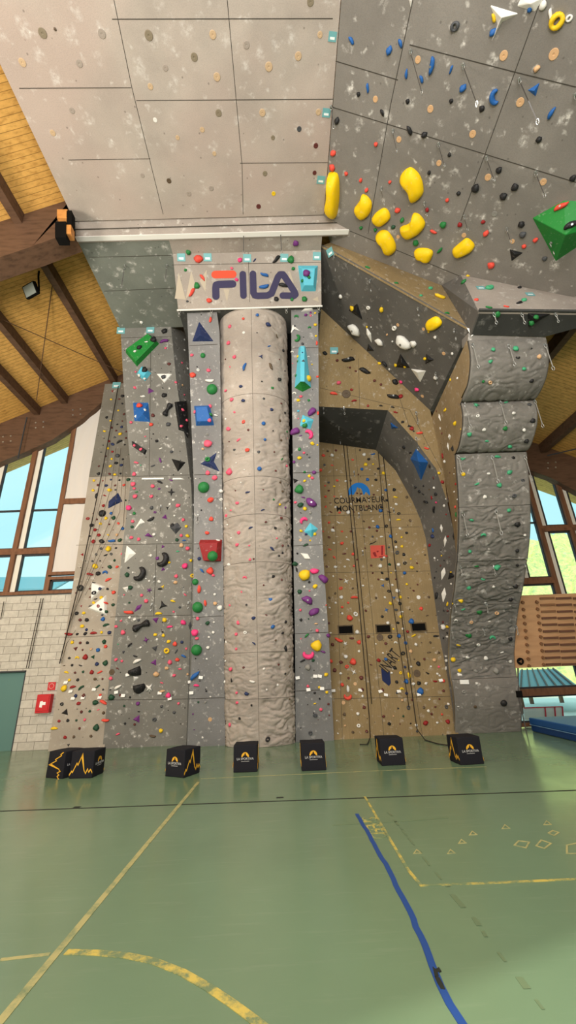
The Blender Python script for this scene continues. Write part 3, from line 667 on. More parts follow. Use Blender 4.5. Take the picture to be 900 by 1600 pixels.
def proto(shape,k):
    """one hold, unit wide, wall at z=0, z outward"""
    rnd=random.Random(hash((ord(shape),k))&0xffff)
    if shape in 'oQ':
        bm=bmesh.new(); R,r=.34,.17; N=14; J=8; vs=[]
        for i in range(N):
            t=2*PI*i/N; w=r*(1+.25*math.sin(t*2+k))
            vs.append([bm.verts.new(((R+w*math.cos(p))*math.cos(t),(R+w*math.cos(p))*math.sin(t)*.9,.13+w*math.sin(p)*1.1)) for p in [2*PI*j/J for j in range(J)]])
        for i in range(N):
            for j in range(J): bm.faces.new((vs[i][j],vs[(i+1)%N][j],vs[(i+1)%N][(j+1)%J],vs[i][(j+1)%J]))
    elif shape=='x':
        bm=bmesh.new(); N=16; rows=[]
        for R,z in ((.5,0),(.5,.07),(.46,.1),(.13,.1),(.10,.05),(0.02,.05)): rows.append([bm.verts.new((R*math.cos(2*PI*i/N),R*math.sin(2*PI*i/N),z)) for i in range(N)])
        for a,b in zip(rows,rows[1:]):
            for i in range(N): bm.faces.new((a[i],a[(i+1)%N],b[(i+1)%N],b[i]))
        bm.faces.new(rows[-1])
    elif shape in 'CB':
        bm=bmesh.new(); N=12;J=8; rings=[]
        for i in range(N+1):
            u=i/N; 
            if shape=='C': t=-2.0+4.0*u; c=V((.36*math.sin(t),.30*math.cos(t)-.08,.1)); d=V((math.cos(t),-math.sin(t),0)); w=.05+.15*math.sin(PI*u)**.6
            else: c=V((-.46+.92*u,.03*math.sin(u*PI),.09)); d=V((1,0,0)); w=.10+.11*abs(math.cos(PI*u))**1.5*(1 if 0<i<N else .45)
            s=V((-d.y,d.x,0)); rings.append([bm.verts.new(c+s*w*math.cos(p)+V((0,0,w*1.0*math.sin(p)))) for p in [2*PI*j/J for j in range(J)]])
        for a,b in zip(rings,rings[1:]):
            for j in range(J): bm.faces.new((a[j],a[(j+1)%J],b[(j+1)%J],b[j]))
        bm.faces.new(rings[0][::-1]); bm.faces.new(rings[-1])
    elif shape in 'TH':
        bm=bmesh.new(); n=3 if shape=='T' else 4
        base=[(-.5,.28),(.5,.34),(.05,-.5)] if shape=='T' else [(0,.5),(.2,.08),(.02,-.5),(-.2,.05)]
        if shape=='T' and k%2: base=[(-.48,-.3),(.5,-.26),(-.02,.46)]
        b=[bm.verts.new((x,y,0)) for x,y in base]; ap=bm.verts.new((.03*k-.05,.05,.3 if shape=='T' else .16))
        for i in range(n): bm.faces.new((b[i],b[(i+1)%n],ap))
        bm.faces.new(b[::-1]); bmesh.ops.recalc_face_normals(bm,faces=bm.faces)
        bmesh.ops.bevel(bm,geom=[e for e in bm.edges],offset=.02,segments=1,affect='EDGES')
    elif shape=='S':
        bm=bmesh.new(); n=3+k%3; pts=[]
        for i in range(2*n): R=.5 if i%2==0 else .16; t=PI*i/n+.5; pts.append((R*math.cos(t),R*math.sin(t)))
        b=[bm.verts.new((x,y,0)) for x,y in pts]; up=[bm.verts.new((x*.8,y*.8,.12)) for x,y in pts]; ap=bm.verts.new((0,0,.24)); N=2*n
        for i in range(N): j=(i+1)%N; bm.faces.new((b[i],b[j],up[j],up[i])); bm.faces.new((up[i],up[j],ap))
        bm.faces.new(b[::-1])
    else:
        bm=ico(2 if shape!='D' else 3)
        for v in bm.verts:
            c=v.co
            if shape=='D': c.z=max(c.z,-.02)*.9+.0; continue
            n1=noise.noise(V((c.x*2.1+k*7.3,c.y*2.1,c.z*2.1+ord(shape)))); n2=noise.noise(V((c.x*5+k,c.y*5,c.z*5)))
            c*=1+.42*n1+.14*n2
            if shape=='U': c.y=min(c.y*1.1,.16-.1*abs(c.z)); c.z=max(c.z*.9,-.01)*(1-.35*max(0,c.y)); continue
            if shape=='O': c.x*=1.1; c.y*=.66; c.y-=.16*c.x*c.x; c.z*=.8
            elif shape=='L': c.x*=1.15; c.y*=.42; c.y+=.12*math.sin(c.x*3+k); c.z*=.6
            elif shape=='V': c.y*=1.1; c.x*=.55; c.z*=.6
            else: c.y*=.82+.1*(k%3); c.x*=1.04
            if k%2==0 and shape=='j' and c.y>.05 and c.z>.1: c.z-=.22*(c.y)   # incut lip
            c.z=max(c.z*.72+.1,-.01)
        xs=[v.co.x for v in bm.verts]; ys=[v.co.y for v in bm.verts]; w=max(max(xs)-min(xs),max(ys)-min(ys))
        for v in bm.verts: v.co/=w
    return bm
PC={}
def pmesh(shape,k,c):
    key=(shape,k,c)
    if key not in PC:
        bm=proto(shape,k); me=bpy.data.meshes.new('hold_mesh'); bm.to_mesh(me); bm.free(); me.materials.append(hmat(c))
        if shape not in 'THx': me.polygons.foreach_set('use_smooth',[True]*len(me.polygons))
        PC[key]=me
    return PC[key]
_ordw='first second third fourth fifth sixth seventh eighth ninth tenth eleventh twelfth thirteenth fourteenth fifteenth sixteenth seventeenth eighteenth nineteenth'.split()
def ordinal(n):
    if n<=19: return _ordw[n-1]
    t={2:'twent',3:'thirt',4:'fort',5:'fift',6:'sixt',7:'sevent',8:'eight',9:'ninet'}[n//10]
    return t+'ieth' if n%10==0 else t+'y-'+_ordw[n%10-1]
# wall -> (phrase, [(lower pixel row bound, zone)])
WALLS={
'main':('leaning grey board',[(600,'up near its top'),(745,'above its white strips'),(870,'below its white strips'),(985,'around the white wedge'),(1062,'below the black bone hold'),(1300,'near the floor')]),
'groove':('dark groove',[(2000,'')]),
'flankL':('tower-side strip',[(640,'up near its top'),(830,'above the red volume'),(950,'below the red volume'),(1300,'in its lowest third')]),
'flankR':('niche-side strip',[(600,'up by the long turquoise volume'),(700,'below the long turquoise volume'),(830,'around the turquoise pyramids'),(960,'around the purple shapes'),(1300,'near the floor')]),
'tower':('beige tower',[(615,'in its top tier'),(745,'in its second tier'),(880,'in its middle tiers'),(1020,'in its lower middle'),(1300,'near the floor')]),
'tan':('plywood niche',[(755,'above the blue logo'),(806,'beside the logo lettering'),(862,'above the red square'),(972,'above the black vents'),(1060,'below the black vents'),(1300,'near the floor')]),
'tanup':('bare upper plywood',[(2000,'')]),
'arch':('dark arch',[(760,'in its upper bend'),(840,'below the blue volume'),(1300,'in its thin lower leg')]),
'side':('plywood tower side',[(720,'in its upper part'),(1300,'in its lower part')]),
'rock':('grey rock tower',[(623,'on its top bulge'),(705,'on its second bulge'),(790,'on its third tier'),(945,'on its middle tiers'),(1058,'on its lower tier'),(1300,'on its base')]),
'slab':('dark slanted slab',[(2000,'')]),
'sliver':('thin plywood wedge',[(2000,'')]),
'strip':('window-end strip',[(745,'in its grey upper part'),(850,'around the navy volume'),(960,'around the white triangles'),(1050,'below the white triangles'),(1300,'near the floor')]),
'fila':('sign box',[(2000,'')]),'box':('grey box volume',[(2000,'')]),'soffit':('green grey soffit',[(2000,'')]),
'roofA':('beige overhang',[(130,'in its outer row'),(260,'in its middle row'),(400,'in its inner row')]),
'roofB':('dark overhang',[(130,'near its outer edge'),(230,'among the blue holds'),(330,'above the yellow blobs'),(600,'around the yellow blobs')]),
}
def where(key,y):
    ph,zs=WALLS[key]
    for b,z in zs:
        if y<=b: return ph,z
    return ph,zs[-1][1]
ALLK=list(TREES)
def hitkey(x,y,keys=None):
    best=None
    for k in keys or ALLK:
        r=TREES[k].ray_cast(EYE,ray(x,y).normalized())
        if r[0] is not None and (best is None or r[3]<best[1][3]): best=(k,r)
    if best is None: return None
    k,r=best; n=r[1].copy()
    if n.dot(ray(x,y))>0: n=-n
    return k,r[0].copy(),n
SMOOTHN={}
def wallnormal(k,p,n):
    if k=='tower':
        t=p.z/10.3; c=V((-.72+.12*t,11.3-2.86*t,p.z)); d=V(((p.x-c.x)/.8,(p.y-c.y)/.35,0)); d.z=-.12; d.normalize(); return d
    if k=='rock':
        return V((0,n.y,n.z)).normalized() if abs(n.x)<.8 else n
    return n
def framen(p,n,ang=0):
    up=CU-n*CU.dot(n)
    if up.length<.05: up=V((0,0,1))
    up.normalize(); x=up.cross(n).normalized(); a=math.radians(-ang)
    x2=x*math.cos(a)+up*math.sin(a); y2=n.cross(x2)
    return Matrix(((x2.x,y2.x,n.x,p.x),(x2.y,y2.y,n.y,p.y),(x2.z,y2.z,n.z,p.z),(0,0,0,1)))
ENT=[]; CARDS=[]
def region(x0,y0,sc,txt,keys=None):
    for tok in txt.split():
        f=tok.split(','); c=f[0]; x=x0+float(f[1])/sc; y=y0+float(f[2])/sc
        if c=='#': CARDS.append((x,y)); continue
        s=float(f[3])/sc; sh=f[4] if len(f)>4 else 'j'; an=float(f[5]) if len(f)>5 else None
        ENT.append((c,x,y,s,sh,an,keys))
data_regions=[]
data_regions.append((180,480,5,"""k,385,188,50 v,385,270,75,L p,395,320,26 m,422,445,36 p,155,630,30 v,272,655,60,T k,372,632,16 w,425,636,20 k,385,690,48 w,215,698,46,L m,295,540,0 w,205,118,30,D p,160,505,20 p,520,435,28 p,475,588,25 o,525,610,25 p,540,685,20 m,295,845,36 d,415,915,42 p,125,900,28 r,282,917,36 w,250,955,32,L k,298,990,15 p,235,1010,15 k,325,1045,30 k,400,1015,16 w,355,1105,34,L d,440,1130,30 p,165,1215,44,L v,355,1195,46,L,60 d,295,1240,40,L,-40 w,380,1250,20 p,150,1305,38 p,140,1380,44 k,350,1362,0 w,515,1300,15 k,455,1310,12 w,100,700,14 w,70,412,12 t,200,1235,14 k,412,805,118,B,-65 p,528,803,34 p,517,930,34 p,560,885,30
r,745,100,48,V p,600,375,32 g,685,378,44,D r,605,530,52 p,730,495,42 w,648,492,28,o k,640,465,12 w,738,572,74,L g,757,642,88,D w,660,725,24 w,595,738,16 a,720,995,24,o p,725,1065,70 o,685,1108,28 w,618,1055,15 w,808,1135,18 p,725,1295,42 p,778,1333,44,o w,630,1340,15 w,785,845,40,L w,540,335,22 w,540,255,22 w,565,480,24 r,190,770,54 w,158,853,34,T w,232,803,26 p,625,818,34 p,742,775,36 g,745,840,42 p,738,885,36 g,725,1192,50,o k,190,315,48 w,155,345,30 w,243,272,34,L k,302,255,54 k,232,490,50 w,188,530,32 w,230,558,28 d,378,545,44 p,150,1080,26 p,200,1110,30"""))
data_regions.append((170,740,4.5,"""k,360,60,46,L v,438,45,30,L w,412,92,26 p,310,88,34 v,355,107,22 k,440,130,62,S,30 p,185,160,38 p,300,160,30 g,195,130,28,L p,172,75,38 p,180,105,28 P,140,240,44 w,455,185,26 g,180,280,28 d,300,240,30 v,325,272,22,o k,412,240,36,S p,487,225,38 w,592,222,24 w,430,215,20 v,395,305,46,T w,462,295,18 k,295,320,58,L,-40 p,168,335,28 p,525,325,28 G,165,375,30 y,545,370,26 w,425,372,16 k,447,365,34 p,510,435,26 y,555,438,34 p,160,450,32 p,212,462,30 w,318,427,28 G,480,465,30 b,530,470,32,L,-20 o,513,505,38 w,340,470,16 v,380,513,34,T p,555,525,36 t,485,548,26,L w,297,575,24 v,342,597,30 y,578,612,26 P,535,648,46 y,425,625,26 v,382,672,38,T G,130,710,40 k,138,662,20 w,170,695,16 y,590,718,36,o w,262,738,15 p,475,722,32 o,470,765,34 w,355,760,32 w,285,755,18 g,608,762,46,D w,120,812,50,T G,152,800,38 k,360,812,36,L y,380,795,38,S p,108,853,14 v,285,820,46,S a,515,800,22,o p,232,855,26 p,263,895,34 p,538,850,30,L,30 G,145,908,20 y,450,898,40,L d,500,940,22 k,380,925,74,S,40 v,205,945,88,H,45 r,140,975,76,L,20 y,350,985,50,L p,457,972,20 k,380,605,112,C,115 k,218,705,112,C,120
p,745,30,42 r,700,0,30 g,667,97,84,D w,790,122,32 r,717,185,52 w,790,182,26,o w,822,245,26,T r,722,320,38 p,827,298,28 k,650,257,14 w,630,290,14 r,692,417,38 w,768,470,38,L g,730,580,76,D n,635,597,30 b,655,682,42,L,30 r,715,685,56 p,735,715,28 r,635,812,60,V g,625,940,80,D r,678,910,50,V o,748,912,32 w,780,942,42 w,745,848,22 w,845,640,36,T w,835,360,18"""))
data_regions.append((170,940,4.5,"""w,148,113,24 w,183,125,28 d,210,130,24 v,330,130,50,T y,392,127,38 k,232,170,132,B,-25 p,87,135,20 p,52,175,30 p,102,217,40 P,525,147,46 P,430,178,46,L d,570,170,66,H p,625,118,28 G,695,150,40 w,740,145,18 P,605,215,54 p,620,258,32 k,378,213,20 y,328,232,32 y,385,238,28 w,340,265,22 y,422,280,34 r,467,298,38 v,262,270,50,S n,515,285,26 t,65,300,12 k,150,305,42,L,-30 w,225,322,22 d,102,355,30,T d,325,330,48,T y,408,345,44,o g,617,340,80,D w,697,322,28 p,545,330,20 d,475,350,38,L,-45 b,527,383,42,L k,187,382,36,L p,52,408,32 p,92,418,22 v,320,430,50,T a,380,390,24 r,483,408,36 p,430,425,38 w,200,420,62,L,-30 k,180,482,92,U,-22 e,22,495,42,x m,62,470,28,L o,408,468,36 p,500,475,30,L o,335,510,46 p,460,518,30 w,185,540,46,T b,605,520,88,L,-60 o,555,510,20 p,15,540,30 w,65,600,58,L,-45 k,213,597,94,U,-12 w,285,605,74,S p,372,570,28,L o,375,632,42,L,-20 P,420,660,42 P,615,590,42,L G,20,672,46 m,80,657,20 v,205,715,32 G,108,733,18 k,212,772,20,L k,150,672,18 d,370,735,24 p,490,715,22 d,460,778,28 v,592,790,14 d,322,828,34,o v,200,828,60,T m,182,862,20 k,115,857,20 y,367,905,34 e,310,942,48,L p,65,932,36,L v,600,900,10 o,712,828,32,x k,685,628,16 G,630,705,18 w,715,668,14 k,610,400,12 w,690,403,20 w,735,215,24 w,705,250,22 a,680,705,22 w,660,955,18
#,572,562 #,648,530 #,582,638 #,103,658 #,55,635 #,430,680 #,135,512 #,360,640"""))
data_regions.append((90,590,5.33,"""R,457,113,34,S y,447,183,26 m,515,180,24 k,543,155,36 k,540,218,22 y,507,275,22 m,553,305,24 k,410,333,28 y,443,360,24 m,540,362,18 k,497,390,20 n,535,412,28 m,450,418,26 y,392,448,26 m,488,442,22 y,522,470,36 m,573,450,18 k,387,507,12 d,478,498,24 m,570,503,22 R,427,530,28 k,517,537,58,L,-20 k,380,563,12 n,460,557,36 k,560,560,18 y,422,590,28 k,363,622,20,L R,457,618,26 d,500,650,44 m,400,655,24 y,452,678,24 k,543,680,24 G,597,642,18 y,440,738,32 k,490,713,36 n,533,730,34 m,345,738,22 k,342,803,34 m,435,803,28 y,478,808,34 k,525,800,22 y,303,858,28 R,377,860,16 n,447,850,24 k,517,855,22 G,590,850,38 m,337,895,28 n,405,900,38 m,480,898,22 r,553,895,28 y,297,940,34 y,435,938,44 d,482,935,20 k,323,983,54,V R,393,983,34,L G,567,1022,20 R,383,1068,32 k,373,1132,64,D b,447,1130,32 m,297,1133,14 R,253,1175,32,o m,327,1180,22 y,405,1172,34 G,468,1170,42 k,285,1230,42 y,358,1218,34 m,430,1222,20 r,508,1215,28 b,543,1258,34 R,313,1268,34 m,463,1268,12 k,270,1320,20 R,345,1312,36 y,423,1312,32,L o,495,1310,30 R,300,1365,42 k,370,1365,50 b,450,1362,72,L G,520,1355,46 d,363,1425,28,o y,425,1425,54 k,487,1420,24 R,207,1473,36,T d,323,1473,26,o k,400,1480,42,L d,447,1470,28,o p,535,1470,24 a,230,1527,18 d,290,1528,22 k,355,1527,16 G,475,1522,26 y,315,1573,54 m,375,1582,16 G,437,1578,44 r,497,1577,32 k,193,1583,12 n,485,1020,20 n,440,1050,18"""))
data_regions.append((65,880,5.33,"""R,405,93,64,L k,473,87,50 b,530,80,48,C r,557,140,58,L,-35 k,325,207,60,o m,290,247,22 k,433,165,30,L,20 n,487,212,34 k,437,247,42,o k,550,215,30 r,600,243,40 w,597,83,14 w,382,145,12 m,403,212,20 w,583,195,12 R,330,357,32,S k,293,417,38 y,353,415,36 w,340,437,12 m,403,283,18 k,450,297,34,L,-20 R,472,357,30,o k,493,385,28 r,537,337,54,L,50 G,597,347,38 G,537,403,34 d,407,357,34,L y,435,330,32 y,497,285,34 m,323,473,34 k,378,473,44 b,513,467,42 d,507,430,24 y,340,525,44 G,537,517,56,L,-25 n,375,553,28 R,228,587,70,L k,298,590,30 k,365,587,40 R,433,585,60,L,-10 y,500,575,28 n,565,577,38 y,257,660,34 m,322,663,28 k,383,663,34 G,523,653,42 m,283,713,44,T m,342,723,20 o,413,715,26 b,470,722,40 r,533,693,34 k,232,790,28 y,297,790,40,C R,367,783,50 G,430,780,46,T e,187,853,26,L k,255,850,26 k,325,850,34,L n,462,838,38 G,533,833,50 y,207,910,44,L m,280,912,26 G,347,905,26 R,420,908,42 r,485,908,50,L e,585,907,48,x y,232,972,28 k,302,972,30 e,447,965,34 m,508,963,20 p,577,960,40,L y,187,1040,58 R,260,1033,54,L,-20 G,332,1038,60,L,-25 G,467,1028,48,L,-20 k,513,1053,20 n,285,1103,34 m,352,1103,36 r,490,1097,30 k,573,1053,16 G,585,1115,56 k,170,1173,34,o R,310,1167,40 G,450,1160,56 r,517,1158,76,L k,200,1240,66,T m,333,1237,28 G,403,1232,26 p,473,1222,28,L e,517,1245,30 R,147,1315,30 k,220,1308,30 G,290,1308,22 p,360,1303,26 r,533,1303,68,L y,105,1378,60,L m,317,1375,24 G,458,1370,58 R,197,1450,38 e,270,1445,26 e,413,1440,30 k,223,1515,30,T
#,205,993 #,245,1067 #,440,1050 #,265,1125 #,347,1120 #,487,1117"""))
data_regions.append((330,470,4.737,"""b,342,107,30 r,238,133,26 n,422,178,46 p,140,192,34 e,485,262,36,L,55 w,240,235,24,x k,340,237,14 p,130,313,38 b,430,338,32,L k,532,370,26 p,173,418,36 n,370,413,46,S b,250,490,68,L,-60 e,440,487,60,L,55 p,140,490,16 m,107,433,14 m,505,435,14 k,503,582,36 k,375,597,16 n,220,635,36 g,452,645,26 p,108,665,28 p,152,732,38 n,238,740,34 d,390,725,24 n,447,805,30 p,173,825,22 m,518,760,18 r,240,897,32,o b,387,908,34,D e,507,887,26 p,130,950,42 m,275,957,22 k,458,963,14 p,205,1032,42,L,-40 b,398,1027,24,D m,133,1042,16 e,517,1032,24 d,172,1103,28 r,268,1105,40 d,352,1120,28 m,467,1120,16 b,357,1243,38,D m,477,1258,22 p,137,1268,60 g,523,1172,32,L,-60 e,510,1345,24 m,180,1405,18 n,270,1418,42,L,-30 m,385,1400,16 e,527,1410,22 g,462,1472,22 p,193,1498,32 y,508,1508,26 n,382,1550,36,L w,107,875,18,D w,220,1345,14 k,545,520,18 k,548,830,20 w,185,1200,14 w,245,1250,14 v,548,1530,20"""))
data_regions.append((440,480,7.27,"""g,167,110,60,C v,275,90,46 v,330,60,44,T p,330,95,38,T g,318,235,46,C g,85,205,34 y,380,68,30 y,383,200,44 y,390,327,34 r,400,410,58,V g,175,355,92,C,110 n,237,515,22 y,187,560,38 g,185,612,34 d,247,608,50,T g,165,775,36 y,303,810,78,D r,408,790,40 p,125,640,20,L p,220,1015,46 y,190,1058,50 g,308,1057,36 c,190,1180,36 v,345,1185,122,O,-40 r,412,1205,50,V y,255,1290,50 g,265,1340,70 v,155,1410,126,O,-20 P,310,1445,120,C,60 v,215,1460,44,L y,350,1550,58 y,408,1565,28 g,60,1415,30 p,65,1490,14 d,150,215,30 y,345,650,22 k,20,490,30 k,35,1200,26 p,190,1265,20 w,120,510,40,C w,145,980,50,C w,305,565,30,C d,237,415,38"""))
data_regions.append((440,700,5,"""g,140,10,32 p,175,37,24 d,87,53,26 y,140,78,42 k,200,52,14 d,218,73,20 v,97,110,28 m,70,133,28 p,38,140,26 g,180,188,26 v,252,190,38 y,217,220,30 p,240,235,34 y,180,257,30 k,105,257,48,T g,140,325,78 v,230,425,104,O,35 v,167,385,40,L,30 p,108,425,30 G,148,445,56 y,182,473,38 k,150,507,20,L a,225,507,24 P,173,568,68,C,-30 y,152,648,32 n,192,673,28 y,258,670,32 o,147,720,24,x y,223,722,18 G,190,758,48,L k,123,823,18 G,105,905,50 w,147,907,24 k,117,950,44,L,60 y,177,988,96 P,255,960,76,O k,217,1048,24 w,178,1083,24 y,262,1080,46 G,140,1120,42 v,330,1022,90,O,40 v,203,1183,104,O,30 v,252,1278,96,O,-25 p,147,1265,26 k,152,1343,28 G,210,1335,16 o,270,1373,34,L p,278,1425,32 g,197,1465,46,L,-30 y,275,1545,94 v,365,1465,42 a,228,1420,20 p,152,1490,14 w,260,1153,26,L p,218,1115,16 w,328,1343,18 w,285,850,12 k,7,820,24 k,6,1445,22 k,30,1570,48,V"""))
data_regions.append((330,780,4,"""p,165,25,26 p,125,70,18 m,437,117,22 m,342,143,20 e,470,160,20 k,400,180,22 n,247,180,34,L,-30 p,173,210,28 w,125,243,14 p,163,285,32 p,238,290,16 p,410,243,14 n,380,310,38,L,30 m,445,290,18 k,480,290,16 k,423,353,18 p,243,378,20 m,265,373,14 p,210,492,32,C k,388,483,26 m,328,537,14 p,190,580,16 m,440,503,18 b,370,625,34 k,220,660,16 p,117,663,20 e,485,665,16 m,343,725,18 n,265,743,32 p,172,770,34 k,465,767,22 b,385,797,34 w,213,833,26,o p,157,843,26 k,447,835,22 e,403,883,16 n,267,903,32,L,50 p,158,935,24 k,462,930,38,V p,123,1060,34 m,203,1052,22 m,420,1033,20 e,490,1045,20 k,463,1090,18 w,330,1060,22 w,415,1160,18 w,347,1190,16 k,127,1133,28,V w,257,1137,40,L p,160,1210,24 n,222,1215,34 p,163,1272,26 k,252,1287,16 e,490,1250,18 k,177,1370,20 p,118,1410,28 k,353,1500,36,o w,110,408,24 p,97,100,22 w,17,768,16 w,95,890,22 w,90,1010,18 w,86,1140,22
P,607,968,78,C,180 k,570,1010,38,L G,637,1007,24 a,605,1050,40 v,700,955,36,L,30 y,718,1095,32 p,605,1168,24 y,675,1175,20 y,722,1205,22 k,647,1210,20 k,678,1247,16 y,648,1278,22,L p,685,1313,24 m,733,1280,18 d,650,1350,32,o m,668,1378,8 d,620,1460,30,o k,560,1430,10 m,738,1350,12
#,540,1113 #,650,1103 #,678,1103 #,607,1187 #,692,1180"""))
data_regions.append((495,690,5,"""e,85,75,24 m,150,70,22 e,338,68,22 r,52,110,34 w,120,107,34 w,370,103,34 b,438,100,42,L k,405,138,28 r,280,143,24 y,382,180,36 y,440,177,22 d,60,183,24 r,120,187,26,L b,352,217,30 k,480,213,24 m,325,257,18 e,455,253,18 y,520,247,34 r,30,225,32 w,155,222,12 w,415,220,14 d,92,320,24 r,160,305,28 b,397,298,32 k,462,300,30 w,225,310,24 e,265,305,22 r,65,345,18 y,135,350,22 m,93,383,24 w,433,343,16 w,565,337,18 w,475,383,18 b,540,380,32 k,605,377,32 m,315,403,18 m,345,408,20 m,445,415,20 y,613,435,42,L e,703,435,26,o r,68,430,24 r,137,430,16 w,190,430,18 w,407,457,16 k,548,460,28 m,105,480,22,L,-20 r,70,510,20 w,145,512,22 w,268,487,16 m,390,508,20 w,620,490,30 k,505,512,30 b,497,540,36 w,580,517,14 k,640,563,28,o m,110,550,28,L r,178,555,24 w,245,553,38 m,290,550,18 w,425,545,16 e,565,550,34,L e,600,540,24,V w,515,415,18 r,95,633,26 w,170,632,36,L,20 e,367,622,20 w,440,622,26 w,570,613,26,V y,638,613,42,L e,728,618,26,o m,710,652,10 m,410,670,24 b,475,665,36 k,543,660,30,o w,125,695,42 m,130,672,20 r,197,703,24 r,50,703,18 m,267,703,26 m,470,697,26 w,650,680,28 k,700,713,26 m,95,747,24,o w,232,747,16 e,370,742,22,T d,435,742,20 w,505,745,32,L b,577,740,36 w,622,723,14 y,662,747,20 w,133,793,22 r,197,795,36 k,615,782,28 y,665,820,28 w,620,825,26 d,562,825,20 r,100,843,32,L w,235,835,16,V m,378,832,18 m,213,877,40,L r,283,880,28 d,627,868,36,o k,680,883,30 e,66,887,22,o r,135,905,32,L,40 w,243,925,36,L m,315,922,22 d,505,920,24 r,545,895,26 w,525,905,22 y,735,917,18 o,838,843,18,L m,77,977,20,o w,145,980,32 w,218,977,18,o r,290,972,22 m,425,968,22 w,497,972,36 G,567,960,30 w,637,960,32 k,687,950,32,o y,742,985,40 m,783,950,18 w,615,1007,18 k,783,1013,16 m,437,1027,20 k,510,1027,28 y,580,1025,16 b,685,1027,36 e,845,885,20"""))
data_regions.append((495,890,4.09,"""w,105,42,14 m,152,60,30,L w,188,75,46,S w,228,60,14,o m,393,62,16 w,418,65,30,L k,448,60,26 m,505,62,14 b,423,102,34,S w,295,103,20 w,483,98,18 y,575,93,20 m,643,95,14 r,153,120,26,o e,230,120,18 k,460,138,24,o w,515,135,32 m,618,135,18 e,597,118,10 e,118,152,18,o w,157,178,28 r,240,180,50,L e,378,180,18 w,435,178,20 b,493,180,36,S y,533,177,26 e,583,180,12 w,650,177,28,x e,715,175,20 e,80,180,18 w,120,212,18 r,200,212,18 y,470,215,26 k,530,217,26,o r,162,240,22 w,82,243,16 r,60,227,12 m,313,262,18 b,445,258,36,S d,507,258,26 w,543,272,30,L e,593,255,12 r,667,250,28 w,163,280,18 w,248,285,34,o r,210,308,42 k,418,300,24 y,537,300,26 e,705,295,22,L k,518,340,24 w,453,340,24 b,605,332,38 w,550,378,22 R,580,395,22 y,618,422,38,L w,258,400,30 m,78,342,18 y,490,380,14 r,140,447,58,L,15 m,222,437,36,L r,270,465,32 w,182,473,38,S m,330,428,28 e,403,433,44,x k,467,428,32,o b,525,425,30 w,378,475,14 m,440,472,22 w,503,468,26,C b,567,467,26 w,633,477,24 k,760,425,38,L,-20 e,670,467,12 e,725,465,18 m,100,478,26 w,88,405,18 w,270,522,20 w,423,533,16 k,550,535,30,o o,600,523,28 e,717,530,30,L e,780,530,18 w,185,555,30 R,395,580,32 r,88,585,34 r,233,590,46 m,155,592,30 r,192,620,28,o m,347,607,20,L b,440,572,24 e,623,573,12 m,687,573,18 o,750,577,28 y,523,580,10 k,648,600,34 n,563,622,20 w,603,620,18 k,498,628,32 w,730,618,14 p,780,622,18 m,115,643,30 w,237,655,44,S w,153,663,22 w,478,660,20 y,535,660,22,o y,590,678,42,V e,640,663,46,x k,707,660,28,L,20 w,770,665,18 w,785,677,18 m,203,693,18 m,283,690,30 k,510,717,24 b,572,715,34 k,652,725,34 w,617,730,28 w,698,727,26 R,755,712,34,L r,808,710,24 r,163,735,26 o,245,730,24,x w,198,762,46,V r,197,810,56,C,180 m,290,765,24 m,420,770,24 y,543,765,32,C d,512,787,20 n,573,790,22 b,663,778,46 m,810,775,20 w,293,808,20 w,720,830,18 o,545,835,18 m,610,832,18 m,783,827,14 o,170,850,26,x m,303,880,26 e,683,880,20 d,585,882,28,o k,520,887,14 w,840,858,20 d,827,877,26,o m,757,877,18 w,713,903,22 m,733,923,22 e,177,925,24 w,262,920,24 m,427,938,24 o,490,937,14 G,553,937,16 r,800,925,18 R,695,980,38 R,837,972,32 w,770,978,20 w,635,993,22 k,600,983,14 k,463,985,28 m,532,987,10 w,267,997,28,o o,180,997,16 w,128,965,12 m,318,1033,22 e,230,1038,20 w,135,1047,14 d,640,1033,16
#,105,773 #,277,770 #,405,777 #,440,800 #,523,777 #,650,797 #,790,707"""))
data_regions.append((630,640,7.27,"""k,8,425,50 k,85,490,60,L,-20 k,300,640,58,V m,345,775,40,V k,140,880,46 k,232,868,28 k,187,930,46 k,225,960,44,L,45 e,298,905,24 w,350,888,34,D k,372,960,56 R,325,1000,52,V P,375,1055,30 k,258,1050,80,L,30 k,355,1135,92,L,-60 w,465,1092,36,D R,490,1190,28 b,340,1370,56,V n,338,1440,62 w,435,1350,116,H w,475,1495,150,H R,510,1440,32 k,575,1440,110,H R,303,1540,48 w,485,1015,24
k,68,185,42,L,-10 r,93,217,44 r,183,268,86,L,10 k,118,245,24 r,262,437,66,L,10 y,405,720,40 R,443,822,50 w,417,90,120,H,-15 w,423,213,36,V y,475,10,40 y,595,155,72 m,443,268,32 w,530,310,84,T w,513,420,120,H k,567,445,104,T R,452,525,66,V w,475,590,50 m,533,715,24 w,580,730,26 w,587,663,18 R,600,845,34 w,583,933,30 w,617,1020,24 r,597,1105,44 g,606,1195,66,V w,600,1258,24 m,380,17,24 y,655,222,20 m,515,1010,24 y,682,735,54,D t,668,560,50,L"""))
data_regions.append((640,850,5.33,"""k,262,50,14 w,210,118,24 y,267,97,18 k,288,137,18 m,330,110,14 w,235,133,12 k,222,230,14 k,210,280,20 w,280,245,136,H,10 k,345,262,92,T y,345,235,24 w,347,333,22 w,285,425,144,H k,227,430,60,V y,317,500,44,V k,290,555,24 m,317,555,24 m,258,180,20 w,280,690,52 y,315,690,36 k,315,740,22 w,315,773,28 k,283,783,20 m,280,650,24 w,305,935,24 w,307,970,34 w,305,1035,36,V w,345,535,16 y,360,497,18 y,425,467,48 t,445,545,44,L y,405,843,40,L y,360,960,46 y,415,1053,38 w,385,637,34,C g,475,755,26 w,475,940,24 a,450,1230,30,o w,405,1353,22,L
#,412,1087"""))
